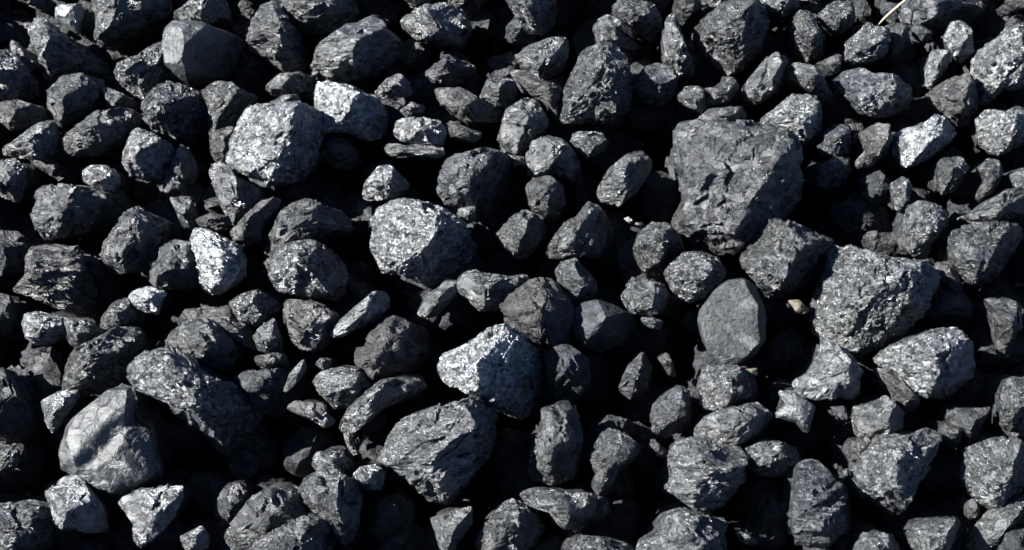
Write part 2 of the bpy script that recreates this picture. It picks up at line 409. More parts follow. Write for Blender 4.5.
# ------------------------------------------------------------------ the coal lumps, one object each
# (label, kind, outline, highest point or None, level in the heap, texture, gloss with painted glare, thickness, tint)
LUMPS = [
    ('large flat-faced coal lump cut off by the top edge, beside the pale triangular chip', 'coal_lump',
     [(88.9, -10.9), (136.7, -16.4), (164.1, -5.5), (164.1, 10.9), (155.9, 16.4), (136.7, 27.3), (114.8, 41), (103.9, 46.5), (93, 41), (90.2, 27.3)], (128.5, 8.2), 4, 'r', 1, 0.8, 'n'),
    ('pale smooth triangular coal chip near the top left corner', 'coal_lump',
     [(54.7, 5.5), (80.7, 4.1), (82, 16.4), (77.9, 35.5), (71.1, 31.4), (64.3, 24.6), (54.7, 16.4)], None, -2, 's', 3, 0.6, 'n'),
    ('jagged coal lump with a dark right half below the pale triangular chip', 'coal_lump',
     [(31.4, 24.6), (41, 16.4), (54.7, 26), (68.4, 38.3), (90.2, 52), (103.9, 71.1), (98.4, 82), (76.6, 77.9), (54.7, 79.3), (43.8, 82), (39.6, 76.6), (41, 57.4), (31.4, 46.5)], (53.3, 46.5), -6, 'c', 2, 0.8, 'n'),
    ('small coal lump with a white glint below left of the pale triangular chip', 'coal_lump',
     [(9.6, 42.4), (16.4, 41), (27.3, 52), (38.3, 58.8), (41, 65.6), (30.1, 71.1), (19.1, 62.9), (9.6, 52)], None, -8, 'r', 2, 0.8, 'n'),
    ('coal lump cut by the left edge below left of the pale triangular chip', 'coal_lump',
     [(-10.9, 52), (8.2, 50.6), (21.9, 62.9), (31.4, 79.3), (30.1, 93), (13.7, 98.4), (-10.9, 98.4)], (13.7, 73.8), -2, 'c', 2, 0.8, 'n'),
    ('small two-toned coal lump above left of the brown-ended block', 'coal_lump',
     [(0, 101.2), (16.4, 99.8), (41, 106.6), (43.8, 117.6), (27.3, 125.8), (10.9, 129.9), (0, 120.3), (-5.5, 109.4)], (21.9, 112.1), -3, 'r', 1, 0.8, 'w'),
    ('rounded dull grey coal lump below the pale triangular chip', 'coal_lump',
     [(58.8, 75.2), (79.3, 73.3), (97.1, 79.3), (99.8, 95.7), (87.5, 109.4), (68.4, 120.3), (60.2, 127.2), (46.5, 112.1), (43.8, 101.2), (50.6, 87.5)], (75.2, 95.7), 6, 'r', 1, 0.8, 'n'),
    ('small glittering coal lump below the big top left lump', 'coal_lump',
     [(101.2, 86.1), (114.8, 90.2), (131.3, 98.4), (134, 109.4), (120.3, 109.4), (109.4, 108), (103.9, 95.7)], None, -8, 'c', 2, 0.8, 'n'),
    ('long diagonal coal lump above the brown-ended block', 'coal_lump',
     [(61.5, 136.7), (73.8, 125.8), (95.7, 112.1), (117.6, 106.6), (134, 112.1), (132.6, 128.5), (117.6, 142.2), (95.7, 153.1), (76.6, 155.9), (64.3, 150.4)], (101.2, 123.1), 6, 'r', 1, 0.7, 'n'),
    ('crackled glittering coal lump left of the smooth upright lump', 'coal_lump',
     [(113.5, 71.1), (117.6, 62.9), (136.7, 56.1), (153.1, 45.1), (164.1, 41), (165.4, 54.7), (165.4, 73.8), (155.9, 84.8), (142.2, 98.4), (131.3, 93), (117.6, 82)], (153.1, 65.6), 0, 'c', 2, 0.7, 'n'),
    ('glittering coal lump at the top edge above the smooth upright lump', 'coal_lump',
     [(173.6, 19.1), (175, 12.3), (191.4, 0), (207.8, -8.2), (224.2, 0), (227, 16.4), (202.4, 24.6), (188.7, 21.9)], (213.3, 8.2), 0, 'c', 2, 0.8, 'n'),
    ('smooth upright coal lump, grey left face, black right side, near top left', 'coal_lump',
     [(166.8, 30.1), (175, 23.2), (194.1, 23.2), (207.8, 26), (237.9, 35.5), (232.4, 54.7), (224.2, 73.8), (202.4, 82), (185.9, 84.8), (172.3, 79.3), (165.4, 54.7)], (195.5, 49.2), 6, 's', 1, 0.9, 'n', [(-0.72, 0.1, 0.68, 0.8), (0.8, -0.25, 0.5, 0.6)]),
    ('coal lump with a sparkling left edge and dark face below the smooth upright lump', 'coal_lump',
     [(144.9, 103.9), (155.9, 87.5), (164.1, 81.5), (180.5, 84.8), (202.4, 93), (207.8, 109.4), (202.4, 128.5), (188.7, 144.9), (169.5, 139.5), (155.9, 131.3), (144.9, 117.6)], (165.4, 109.4), 0, 'c', 1, 0.9, 'b'),
    ('ragged coal lump above left of the pale upper left block', 'coal_lump',
     [(202.4, 91.6), (216, 82), (232.4, 83.4), (246.1, 93), (257, 95.7), (246.1, 109.4), (235.2, 123.1), (218.8, 131.3), (211.9, 153.1), (207.8, 142.2), (209.2, 109.4)], (235.2, 101.2), -2, 'c', 1, 0.8, 'n'),
    ('small dull coal lump left of the pale upper left block', 'coal_lump',
     [(213.3, 131.3), (232.4, 125.8), (235.2, 136.7), (229.7, 153.1), (224.2, 164.1), (216, 161.3), (209.2, 149)], None, -10, 'r', 1, 0.8, 'n'),
    ('big pale crackled coal block with a dark right edge, left of the top middle', 'coal_lump',
     [(229.7, 161.2), (232.4, 139.3), (240.6, 120.2), (251.6, 106.5), (273.4, 105.1), (298.1, 105.1), (314.5, 109.2), (321.3, 128.4), (311.7, 163.9), (300.8, 177.6), (268, 185.8), (246.1, 180.3), (232.4, 169.4)], (298.1, 131.1), 8, 'c', 3, 0.8, 'n', [(-0.42, 0.16, 0.88, 0.66), (0.85, -0.2, 0.45, 0.78)]),
    ('coal lump with curved ridges below left of the pale upper left block', 'coal_lump',
     [(207.8, 169.4), (216, 162.5), (229.7, 165.3), (237.9, 177.6), (259.8, 188.5), (261.1, 199.5), (248.8, 213.1), (232.4, 224.1), (227, 218.6), (218.8, 199.5)], (243.4, 191.3), -4, 'r', 2, 0.7, 'n'),
    ('small upright bright coal lump above right of the brown-ended block', 'coal_lump',
     [(121.7, 155.7), (128.5, 136.6), (136.7, 128.4), (149, 132.5), (166.8, 142), (172.3, 155.7), (164.1, 174.8), (142.2, 178.9), (131.3, 174.8), (123.1, 163.9)], (149.0, 150.2), 4, 'c', 3, 0.9, 'n'),
    ('dark coal lump with a bright thin rim left of the pale upper left block', 'coal_lump',
     [(169.5, 158.4), (180.5, 144.2), (188.7, 150.2), (195.5, 166.6), (194.1, 177.6), (185.9, 194), (175, 198.1), (164.1, 191.3), (161.3, 174.8)], (184.6, 163.9), -14, 'r', 2, 0.8, 'b'),
    ('small pointed coal chip above left of the brightest white lump', 'coal_lump',
     [(168.2, 198.1), (188.7, 196.7), (194.1, 213.1), (191.4, 235), (180.5, 224.1), (175, 210.4)], None, -12, 'r', 2, 0.8, 'n'),
    ('small round glittering coal lump above right of the brown-ended block', 'coal_lump',
     [(82, 172.1), (90.2, 165.3), (103.9, 165.3), (117.6, 174.8), (117.6, 185.8), (109.4, 192.6), (90.2, 185.8), (82, 180.3)], None, 4, 'c', 3, 0.8, 'n'),
    ('flat-bottomed grey coal lump above left of the brown-ended block', 'coal_lump',
     [(0, 150.2), (16.4, 139.3), (35.5, 124.3), (52, 120.2), (56.1, 131.1), (53.3, 150.2), (41, 159.8), (16.4, 157.1), (0, 154.3)], (41.0, 142.0), 2, 'r', 2, 0.7, 'n'),
    ('curved coal lump cut by the left edge above left of the brown-ended block', 'coal_lump',
     [(-8.2, 163.9), (13.7, 158.4), (23.2, 169.4), (23.2, 183.1), (16.4, 202.2), (2.7, 196.7), (-8.2, 191.3)], (13.7, 177.6), -2, 'r', 2, 0.7, 'n'),
    ('squarish coal block with dull brown left end, near the left edge', 'coal_lump',
     [(34.2, 211.9), (36.9, 195.5), (41, 187.3), (60.2, 184.5), (82, 187.3), (114.8, 194.1), (120.3, 206.4), (103.9, 222.8), (71.1, 235.1), (46.5, 240.6), (38.3, 228.3)], (61.5, 206.4), 4, 'r', 1, 0.8, 'n'),
    ('dark coal lump cut by the left edge below left of the brown-ended block', 'coal_lump',
     [(-8.2, 231), (16.4, 232.4), (27.3, 242), (28.7, 255.6), (24.6, 272), (10.9, 272), (0, 274.8), (-8.2, 272)], (16.4, 250.2), -8, 'r', 0, 0.8, 'b'),
    ('dull wedge shaped coal lump with a long brown ridge below the brown-ended block', 'coal_lump',
     [(13.7, 291.2), (28.7, 273.4), (27.3, 263.8), (32.8, 247.4), (54.7, 246.1), (76.6, 248.8), (82, 261.1), (87.5, 283), (90.2, 293.9), (84.8, 315.8), (71.1, 315.8), (54.7, 307.6), (35.5, 296.6)], (58.8, 272.0), 0, 'l', 1, 0.7, 'w'),
    ('thin dim coal splinter below the brown-ended block', 'coal_lump',
     [(82, 257), (95.7, 257), (103.9, 277.5), (95.7, 280.2), (84.8, 266.6)], None, -14, 'r', 0, 0.6, 'w'),
    ('stepped upright coal lump with a black right side above the glaring white chip', 'coal_lump',
     [(99.8, 250.2), (103.9, 239.2), (114.8, 225.5), (123.1, 213.2), (136.7, 206.4), (147.7, 216), (161.3, 220.1), (161.3, 239.2), (153.1, 263.8), (136.7, 270.7), (114.8, 273.4), (101.2, 263.8)], (138.1, 236.5), 6, 'r', 1, 0.9, 'n'),
    ('round greenish grey coal lump left of the brightest white lump', 'coal_lump',
     [(146.3, 274.8), (150.4, 263.8), (161.3, 247.4), (175, 240.6), (191.4, 243.3), (202.4, 255.6), (202.4, 277.5), (185.9, 287.1), (164.1, 289), (150.4, 283)], (179.1, 263.8), 4, 'r', 1, 0.8, 'n'),
    ('small glaring white chip of shiny coal in the left part of the pile', 'coal_lump',
     [(128.5, 296.6), (136.7, 289.8), (147.7, 287.1), (165.4, 292.5), (160, 302.1), (157.2, 314.4), (144.9, 311.7), (134, 307.6)], None, 4, 'r', 4, 0.6, 'n'),
    ('very bright crumpled white-glinting coal lump, left of the centre', 'coal_lump',
     [(188.7, 236.5), (194.1, 228.3), (207.8, 231), (218.8, 236.5), (235.2, 244.7), (243.4, 258.4), (243.4, 274.8), (232.4, 285.7), (216, 293.9), (201, 289.8), (197.4, 277.5), (194.7, 261.1), (191.4, 248.8)], (232.4, 272.0), 4, 'c', 4, 0.7, 'n'),
    ('dull brown coal slab above the brightest white lump', 'coal_lump',
     [(194.1, 220.1), (210.6, 213.2), (227, 216), (229.7, 225.5), (218.8, 231), (202.4, 226.9)], None, -2, 'r', 0, 0.6, 'w'),
    ('narrow straight-edged coal slab above right of the brightest white lump', 'coal_lump',
     [(231.1, 231), (246.1, 214.6), (259.8, 200.9), (278.9, 196.8), (276.2, 209.1), (262.5, 222.8), (261.1, 239.2), (246.1, 244.7), (233.8, 242)], (259.8, 214.6), 2, 'r', 1, 0.6, 'w'),
    ('arched coal lump with bright centre and dark right side above the rounded glittering lump', 'coal_lump',
     [(263.6, 257.2), (266.2, 239.4), (275.1, 226.7), (278.9, 214), (289.1, 203.8), (304.3, 198.7), (319.6, 203.8), (342.5, 214), (350.1, 229.2), (332.3, 236.9), (309.4, 239.4), (294.1, 242), (276.3, 254.7)], (308.1, 219.1), 4, 'r', 1, 0.8, 'n'),
    ('rounded glittering coal lump with a black right side, two lumps right of the brightest lump', 'coal_lump',
     [(266.4, 262.5), (277.3, 252.9), (291, 243.3), (310.2, 240.6), (323.8, 246.1), (340.2, 263.8), (345.7, 280.2), (334.8, 302.1), (315.6, 296.6), (299.2, 295.3), (280.1, 289.8), (271.9, 277.5)], (325.2, 266.6), 8, 'c', 2, 0.9, 'n'),
    ('dull coal lump with a straight top edge below the rounded glittering lump', 'coal_lump',
     [(284.2, 300.7), (299.2, 300.7), (318.4, 304.8), (337.5, 314.4), (334.8, 326.7), (329.3, 343.1), (315.6, 351.3), (302, 348.6), (291, 340.4), (284.2, 321.3)], (315.6, 326.7), 2, 'r', 1, 0.7, 'w'),
    ('long coal lump pointing up right with a bright tip right of the brightest white lump', 'coal_lump',
     [(329.8, 331.2), (334.9, 323.6), (347.6, 313.4), (365.4, 298.2), (375.6, 291), (387, 295.6), (387, 308.3), (375.6, 321.1), (357.8, 328.7), (342.5, 336.3), (332.3, 337.6)], (362.8, 310.9), 6, 'r', 3, 0.8, 'n'),
    ('small rounded bright-faced coal lump below right of the brightest white lump', 'coal_lump',
     [(228, 303.3), (238.2, 295.6), (256, 290), (271.2, 298.2), (278.9, 308.3), (268.7, 318.5), (253.4, 326.2), (240.7, 321.1), (230.5, 310.9)], (258.5, 305.8), 2, 'c', 2, 0.8, 'n'),
    ('twisted brownish coal piece below the brightest white lump', 'coal_lump',
     [(200, 308.3), (217.8, 308.3), (228, 305.8), (233.1, 318.5), (245.8, 323.6), (253.4, 338.9), (256, 354.1), (240.7, 344), (225.4, 333.8), (212.7, 323.6), (200, 321.1)], None, -6, 'l', 1, 0.6, 'w'),
    ('small triangular coal lump above left of the thin pale sliver', 'coal_lump',
     [(254.7, 336.3), (258.5, 328.7), (273.8, 318.5), (277.6, 328.7), (281.4, 344), (281.4, 351.6), (268.7, 354.1), (258.5, 349.1)], None, 0, 'r', 2, 0.8, 'n'),
    ('small dark coal lump with a pale edge above left of the thin pale sliver', 'coal_lump',
     [(254.7, 356.7), (273.8, 352.9), (284, 354.1), (288.5, 368.1), (281.4, 369.4), (263.6, 369.4), (254.7, 361.8)], None, -8, 'r', 1, 0.8, 'n'),
    ('slanting dull coal lump above the large lower left crumbly lump', 'coal_lump',
     [(161.3, 347.3), (169.5, 333.7), (185.9, 322.7), (199.6, 317.3), (207.8, 320), (227, 330.9), (237.9, 350.1), (237.9, 358.3), (224.2, 374.7), (205.1, 366.5), (191.4, 355.5), (175, 350.1)], (207.8, 339.1), 2, 'r', 1, 0.7, 'n'),
    ('small dull coal knob above the large lower left crumbly lump', 'coal_lump',
     [(175.6, 323.6), (185.8, 309.6), (201, 308.3), (211.2, 318.5), (206.1, 328.7), (188.3, 327.4)], None, -6, 'r', 1, 0.8, 'n'),
    ('large crumbly sparkling coal lump slanting down right, just above right of the smooth broken block', 'coal_lump',
     [(131.3, 372), (136.7, 361), (158.6, 349.5), (175, 350.1), (191.4, 358.3), (207.8, 374.7), (232.4, 385.6), (248.8, 399.3), (254.3, 418.4), (243.4, 443.1), (224.2, 456.7), (210.6, 454), (202.4, 437.6), (180.5, 415.7), (161.3, 399.3), (142.2, 392.5), (131.3, 385.6)], (218.8, 410.2), 8, 'c', 2, 0.8, 'n'),
    ('dark blue-black coal lump below left of the thin pale sliver', 'coal_lump',
     [(232.4, 378.8), (246.1, 372), (273.4, 369.2), (298.1, 372), (306.3, 391.1), (295.3, 413), (273.4, 418.4), (254.3, 415.7), (246.1, 393.8)], (262.5, 380.2), -10, 'r', 0, 0.8, 'b'),
    ('pitted dark coal lump above the big smooth broken block', 'coal_lump',
     [(61.1, 382.1), (66.2, 361.8), (76.3, 349.1), (101.8, 336.3), (114.5, 328.7), (134.9, 328.7), (142.5, 346.5), (134.9, 361.8), (129.8, 382.1), (112, 387.2), (96.7, 394.9), (76.3, 389.8), (62.3, 389.8)], (106.9, 354.1), -2, 'c', 1, 0.7, 'n'),
    ('small rounded crumbly coal lump below left of the glaring white chip', 'coal_lump',
     [(100.5, 326.2), (101.8, 316), (112, 303.3), (124.7, 298.7), (137.4, 308.3), (138.7, 323.6), (129.8, 331.2), (114.5, 328.7), (106.9, 330)], (127.2, 313.4), 0, 'c', 1, 0.8, 'n'),
    ('coal lump with a bright left knob left of the glaring white chip', 'coal_lump',
     [(19.1, 323.6), (25.4, 313.4), (38.2, 312.2), (50.9, 316), (63.6, 318.5), (73.8, 323.6), (63.6, 336.3), (45.8, 344), (33.1, 344), (22.9, 333.8)], (42.0, 323.6), 0, 'c', 3, 0.8, 'n'),
    ('small shiny coal lump below left of the glaring white chip', 'coal_lump',
     [(58.5, 318.5), (76.3, 318.5), (94.1, 326.2), (101.8, 333.8), (89.1, 344), (73.8, 346.5), (63.6, 336.3)], None, -4, 'r', 2, 0.8, 'n'),
    ('very dark coal lump at the left edge left of the big smooth broken block', 'coal_lump',
     [(-11.6, 372.6), (5.8, 369.7), (14.5, 381.3), (26.2, 407.4), (32, 427.8), (20.3, 439.4), (5.8, 442.3), (-11.6, 439.4)], (17.4, 398.7), -6, 'r', 0, 0.8, 'b'),
    ('thin coal slab at the left edge with a pale top below the brown-ended block', 'coal_lump',
     [(0, 451), (14.5, 443.8), (18.9, 462.7), (14.5, 468.5), (0, 472.8), (-8.7, 465.6)], None, -10, 'l', 1, 0.6, 'n'),
    ('small pale coal lump with a pointed lower end below left of the glaring white chip', 'coal_lump',
     [(41, 402), (57.4, 392.5), (73.8, 391.1), (75.2, 399.3), (65.6, 415.7), (53.3, 433.5), (45.1, 423.9)], (67.0, 407.5), -2, 'r', 3, 0.7, 'n'),
    ('big smooth freshly broken coal block with curved grey faces, in the lower left', 'coal_lump',
     [(61.5, 446.5), (69.7, 426), (79.3, 416.4), (95.7, 402.7), (109.4, 391.8), (131.3, 389.1), (134, 402.7), (136.7, 421.9), (149, 427.3), (153.1, 449.2), (158.6, 468.4), (155.9, 479.3), (131.3, 487.5), (117.6, 495.7), (109.4, 497.1), (90.2, 487.5), (73.8, 476.6), (65.6, 471.1)], (93.0, 435.5), 10, 's', 1, 0.55, 'n', [(-0.12, 0.25, 0.96, 0.6)]),
    ('pale wrinkled coal lump with a black right side below the glaring white chip', 'coal_lump',
     [(45.1, 493), (57.4, 482), (73.8, 476.6), (87.5, 490.2), (101.2, 509.4), (102.5, 534), (90.2, 534), (76.6, 528.5), (57.4, 529.9), (52, 509.4)], (94.3, 509.4), 4, 'r', 3, 0.7, 'n'),
    ('bright broken coal lump below right of the big smooth broken block', 'coal_lump',
     [(117.6, 502.5), (136.7, 491.6), (153.1, 490.2), (166.8, 487.5), (179.1, 487.5), (180.5, 498.4), (172.3, 517.6), (158.6, 534), (139.5, 547.7), (132.6, 536.7), (134, 523.1)], (164.1, 514.8), 2, 'r', 3, 0.7, 'n'),
    ('dark green-grey coal lump in the bottom left corner left of the kite-shaped lump', 'coal_lump',
     [(-8.2, 506.6), (8.2, 505.3), (35.5, 506.6), (42.4, 512.1), (46.5, 531.3), (41, 553.1), (16.4, 564.1), (-8.2, 564.1)], (27.3, 531.3), 0, 'c', 1, 0.8, 'b'),
    ('small glittering coal chip near the bottom edge below right of the big smooth broken block', 'coal_lump',
     [(180.5, 536.7), (191.4, 531.3), (202.4, 525.8), (207.8, 536.7), (206.5, 547.7), (191.4, 555.9), (183.2, 547.7)], None, -8, 'c', 3, 0.8, 'n'),
    ('small dark oval coal lump left of the kite-shaped lump', 'coal_lump',
     [(216, 501.2), (227, 484.8), (237.9, 484.8), (246.1, 493), (243.4, 506.6), (232.4, 520.3), (221.5, 525.8), (214.7, 514.8)], (236.5, 501.2), -12, 'r', 1, 0.8, 'b'),
    ('broad coal lump with thin cracks left of the kite-shaped lump', 'coal_lump',
     [(224.7, 535.3), (240.7, 512.1), (252.3, 497.6), (269.8, 489.4), (293, 493.2), (298.8, 506.3), (310.5, 515), (301.7, 529.5), (281.4, 541.2), (258.1, 552.8), (234.9, 552.8)], (287.2, 512.1), 0, 'r', 1, 0.6, 'n'),
    ('coal lump with a black right side cut by the bottom edge below the white-faced block', 'coal_lump',
     [(243.6, 552.8), (266.9, 535.3), (287.2, 523.7), (307.6, 516.5), (325, 523.7), (327.9, 552.8), (316.3, 570.2), (258.1, 570.2)], (300.3, 535.3), 6, 'r', 1, 0.8, 'n'),
    ('tall kite-shaped coal lump tapering down to the bottom, left of the bottom centre', 'coal_lump',
     [(295.9, 494.7), (304.7, 480.1), (316.3, 474.3), (336.6, 471.4), (354.1, 483), (359.9, 500.5), (357, 526.6), (345.3, 548.4), (333.7, 535.3), (316.3, 517.9), (301.7, 503.4)], (346.8, 503.4), 6, 'r', 1, 0.8, 'n'),
    ('small glinting coal knob above the kite-shaped lump', 'coal_lump',
     [(311.9, 465.6), (316.3, 452.5), (339.5, 452.5), (351.2, 465.6), (351.2, 480.1), (336.6, 477.2), (316.3, 472.8)], (336.6, 462.7), -2, 'c', 2, 0.8, 'n'),
    ('narrow brown coal splinter below right of the thin pale sliver', 'coal_lump',
     [(287.2, 407.4), (295.9, 401), (322.1, 404.5), (327.9, 416.2), (336.6, 422), (325, 427.8), (307.6, 417.6), (290.1, 411.8)], None, -2, 'r', 2, 0.6, 'w'),
    ('crumbly coal lump full of white specks right of the thin pale sliver', 'coal_lump',
     [(312.3, 381.5), (321.1, 372), (340.2, 367.9), (359.4, 369.2), (370.3, 378.8), (374.4, 388.4), (359.4, 396.6), (345.7, 407.5), (334.8, 410.2), (327.9, 402), (318.4, 391.1)], (359.4, 382.9), 0, 'c', 2, 0.8, 'n'),
    ('tiny pale coal pebble above right of the thin pale sliver', 'coal_lump',
     [(315.1, 363.8), (321.1, 357.7), (332, 361), (326.6, 369.2), (322.5, 372)], None, -4, 'r', 2, 0.8, 'n'),
    ('thin pale coal sliver standing on its point, left of the lower centre', 'coal_lump',
     [(282.8, 392.5), (289.6, 373.3), (303.3, 358.8), (306.1, 367.9), (299.2, 381.5), (288.3, 391.1)], None, -2, 'r', 2, 0.5, 'n'),
    ('long bent crumbly coal lump above left of the large wrinkled block', 'coal_lump',
     [(340.2, 421.2), (351.2, 404.8), (364.8, 391.1), (381.3, 380.2), (403.1, 376.1), (419.5, 378.8), (425, 388.4), (414.1, 399.3), (386.7, 407.5), (370.3, 421.2), (353.9, 434.8), (344.3, 429.4)], (378.5, 393.8), 6, 'c', 2, 0.8, 'n'),
    ('thin curved coal sliver above the kite-shaped lump', 'coal_lump',
     [(343, 429.4), (349.8, 433.5), (353.4, 445.8), (359.9, 454), (352.5, 456.7), (345.7, 443.1)], None, -4, 'r', 2, 0.5, 'w'),
    ('dull brown-grey coal lump with a notch and black right side above the kite-shaped lump', 'coal_lump',
     [(355.3, 361), (355.3, 347.3), (364.8, 350.1), (367.6, 336.4), (378.5, 321.4), (389.5, 317.3), (403.1, 320), (425, 333.7), (425, 355.5), (414.1, 372), (397.7, 382.9), (381.3, 385.6), (364.8, 369.2)], (388.1, 341.9), 4, 'r', 0, 0.9, 'w'),
    ('large wrinkled layered coal block below the long bright-headed lump, bottom left of centre', 'coal_lump',
     [(377.2, 462.9), (386.7, 443.8), (397.7, 424.6), (414.1, 416.4), (446.9, 405.5), (468.8, 400), (482.4, 402.7), (493.4, 416.4), (493.4, 441), (485.2, 460.2), (466, 484.8), (446.9, 503.9), (430.5, 501.2), (414.1, 482), (397.7, 468.4)], (466.0, 441.0), 10, 'l', 2, 0.8, 'n'),
    ('small coal lump with a round pale cap above right of the kite-shaped lump', 'coal_lump',
     [(352.5, 476.6), (359.4, 468.4), (375.8, 465.6), (384, 473.8), (381.3, 490.2), (367.6, 490.2), (356.6, 482)], None, 0, 'c', 3, 0.8, 'n'),
    ('cracked coal lump near the bottom edge below the large wrinkled block', 'coal_lump',
     [(430.5, 520.3), (446.9, 513.5), (471.5, 508), (471.5, 525.8), (457.8, 542.2), (452.4, 564.1), (441.4, 553.1), (435.9, 534)], (460.6, 525.8), 0, 'r', 2, 0.8, 'n'),
    ('domed triangular coal lump at the bottom edge below right of the large wrinkled block', 'coal_lump',
     [(475.6, 542.2), (485.2, 525.8), (504.3, 503.9), (515.2, 501.2), (526.2, 509.4), (545.3, 531.3), (534.4, 547.7), (512.5, 558.6), (482.4, 555.9)], (519.3, 523.1), 2, 'r', 1, 0.7, 'n'),
    ('long coal lump with a bright white left head and blue-black underside, just below the centre', 'coal_lump',
     [(438.7, 369.2), (441.4, 358.3), (455.1, 350.1), (474.2, 341.9), (490.6, 328.2), (507, 326.8), (523.4, 336.4), (539.9, 352.8), (542.6, 382.9), (531.7, 413), (520.7, 423.9), (504.3, 415.7), (482.4, 402), (463.3, 388.4), (446.9, 385.6)], (485.2, 355.5), 12, 'c', 4, 0.9, 'n'),
    ('dull brown-faced coal lump with a long black right side, at the centre of the pile', 'coal_lump',
     [(500.5, 307.1), (512, 295.6), (527.2, 282.9), (542.5, 279.1), (555.2, 282.9), (573, 305.8), (578.1, 333.8), (575.6, 354.1), (562.8, 361.8), (550.1, 356.7), (545, 341.4), (532.3, 336.3), (509.4, 326.2)], (548.9, 305.8), 6, 'r', 0, 0.9, 'w'),
    ('bar shaped coal lump with a bright left end above left of the brown-faced central lump', 'coal_lump',
     [(457.3, 281.6), (461.1, 272.7), (471.2, 269.7), (486.5, 274), (514.5, 276.5), (524.7, 272.7), (532.3, 282.9), (524.7, 290.5), (509.4, 298.2), (496.7, 309.6), (478.9, 310.9), (468.7, 298.2), (461.1, 293.1)], (491.6, 282.9), 2, 'r', 2, 0.7, 'n'),
    ('small slanted dull coal lump below the big pale central block', 'coal_lump',
     [(417.8, 313.4), (425.4, 295.6), (438.2, 288), (445.8, 280.4), (456, 281.6), (457.3, 290.5), (448.3, 303.3), (435.6, 316), (425.4, 318)], (445.8, 293.1), 2, 'r', 2, 0.7, 'n'),
    ('upright coal lump with faint specks above right of the brown-faced central lump', 'coal_lump',
     [(556.1, 272), (560.2, 263.8), (577.9, 258.4), (584.8, 269.3), (595.7, 280.2), (598.4, 293.9), (587.5, 304.8), (572.5, 311.7), (565.6, 299.4), (558.8, 283)], (583.4, 283.0), 0, 'r', 1, 0.8, 'n'),
    ('smooth arched coal lump with a deep blue face right of the brown-faced central lump', 'coal_lump',
     [(575.2, 310.3), (584.8, 303.5), (598.4, 300.7), (617.6, 307.6), (634, 315.8), (636.7, 329.5), (628.5, 343.1), (603.9, 351.3), (582, 345.9), (573.8, 329.5)], (606.6, 307.6), -6, 's', 0, 0.7, 'b'),
    ('oval grey coal lump below left of the round cracked lump', 'coal_lump',
     [(621.7, 296.6), (631.3, 284.3), (644.9, 280.2), (664.1, 284.3), (669.5, 296.6), (664.1, 310.3), (650.4, 315.8), (631.3, 313.1)], (658.6, 299.4), 4, 'r', 2, 0.8, 'n'),
    ('ridged coal lump above left of the round cracked lump', 'coal_lump',
     [(634, 250.2), (639.5, 233.8), (653.1, 222.8), (666.8, 224.2), (680.5, 236.5), (685.9, 250.2), (669.5, 263.8), (661.3, 277.5), (647.7, 277.5), (639.5, 263.8)], (661.3, 239.2), 4, 'c', 1, 0.9, 'n'),
    ('round pale coal lump crossed by fine cracks, just under the largest block', 'coal_lump',
     [(665.4, 274.8), (670.9, 262.5), (685.9, 252.9), (702.4, 252.3), (718.8, 258.4), (727, 272), (718.8, 285.7), (702.4, 296.6), (688.7, 302.7), (675, 293.9)], (710.6, 274.8), 6, 'c', 2, 0.7, 'n'),
    ('flat smooth matt grey coal plate with one short black crack, right of centre', 'coal_lump',
     [(699.7, 321.1), (701.8, 310.9), (714.5, 293.1), (727.2, 282.9), (742.5, 280.4), (755.2, 288), (764.1, 310.9), (762.8, 338.9), (752.7, 354.1), (737.4, 365.6), (722.1, 366.9), (712, 356.7), (704.3, 338.9)], (748.9, 323.6), 8, 's', 0, 0.55, 'n', [(-0.12, 0.1, 0.98, 0.55), (0.8, 0.2, 0.5, 0.85), (-0.1, -0.7, 0.7, 0.86)]),
    ('glinting coal lump below the flat smooth plate', 'coal_lump',
     [(700.5, 387.2), (705.6, 366.9), (717, 365.6), (737.4, 366.9), (757.8, 379.6), (762.8, 397.4), (752.7, 406.3), (727.2, 410.1), (701.8, 407.6)], (732.3, 379.6), -2, 'c', 2, 0.8, 'n'),
    ('oblong coal lump with bright nodules along its front above right of the large ledged lump', 'coal_lump',
     [(697.4, 439.4), (698.8, 427.8), (707.6, 416.2), (725, 408.9), (757, 403.1), (771.5, 413.3), (773.5, 422), (762.8, 436.5), (739.5, 445.2), (722.1, 448.1), (707.6, 445.2)], (751.2, 419.1), 6, 'r', 2, 0.8, 'n'),
    ('large layered coal lump with glinting ledges and a pointed base, bottom right of centre', 'coal_lump',
     [(669.8, 456.9), (678.5, 443.8), (695.9, 438), (722.1, 446.7), (739.5, 449.6), (748.3, 459.8), (742.4, 485.9), (727.9, 503.4), (707.6, 516.5), (693, 506.3), (666.9, 488.8), (671.2, 474.3)], (727.9, 468.5), 6, 'l', 2, 0.8, 'n'),
    ('crumbly coal lump with a sparkling top rim above left of the smooth oval lump', 'coal_lump',
     [(742.4, 449.6), (762.8, 440.9), (780.2, 442.3), (797.7, 449.6), (802, 462.7), (786, 477.2), (762.8, 477.2), (748.3, 465.6)], (771.5, 456.9), -6, 'c', 2, 0.8, 'n'),
    ('broad pale coal lump cut by the bottom edge below the large ledged lump', 'coal_lump',
     [(637.8, 552.8), (643.6, 538.3), (662.5, 532.4), (665.4, 517.9), (684.3, 512.1), (704.7, 517.9), (727.9, 523.7), (725, 541.2), (730.8, 564.4), (634.9, 570.2)], (704.7, 538.3), 2, 'c', 2, 0.8, 'n'),
    ('tiny grey coal chip above left of the large ledged lump', 'coal_lump',
     [(649.4, 445.2), (656.7, 442.3), (666.9, 451), (664, 459.8), (655.2, 454)], None, -8, 'r', 1, 0.8, 'n'),
    ('half shaded coal lump with a crumbly upper edge above left of the large ledged lump', 'coal_lump',
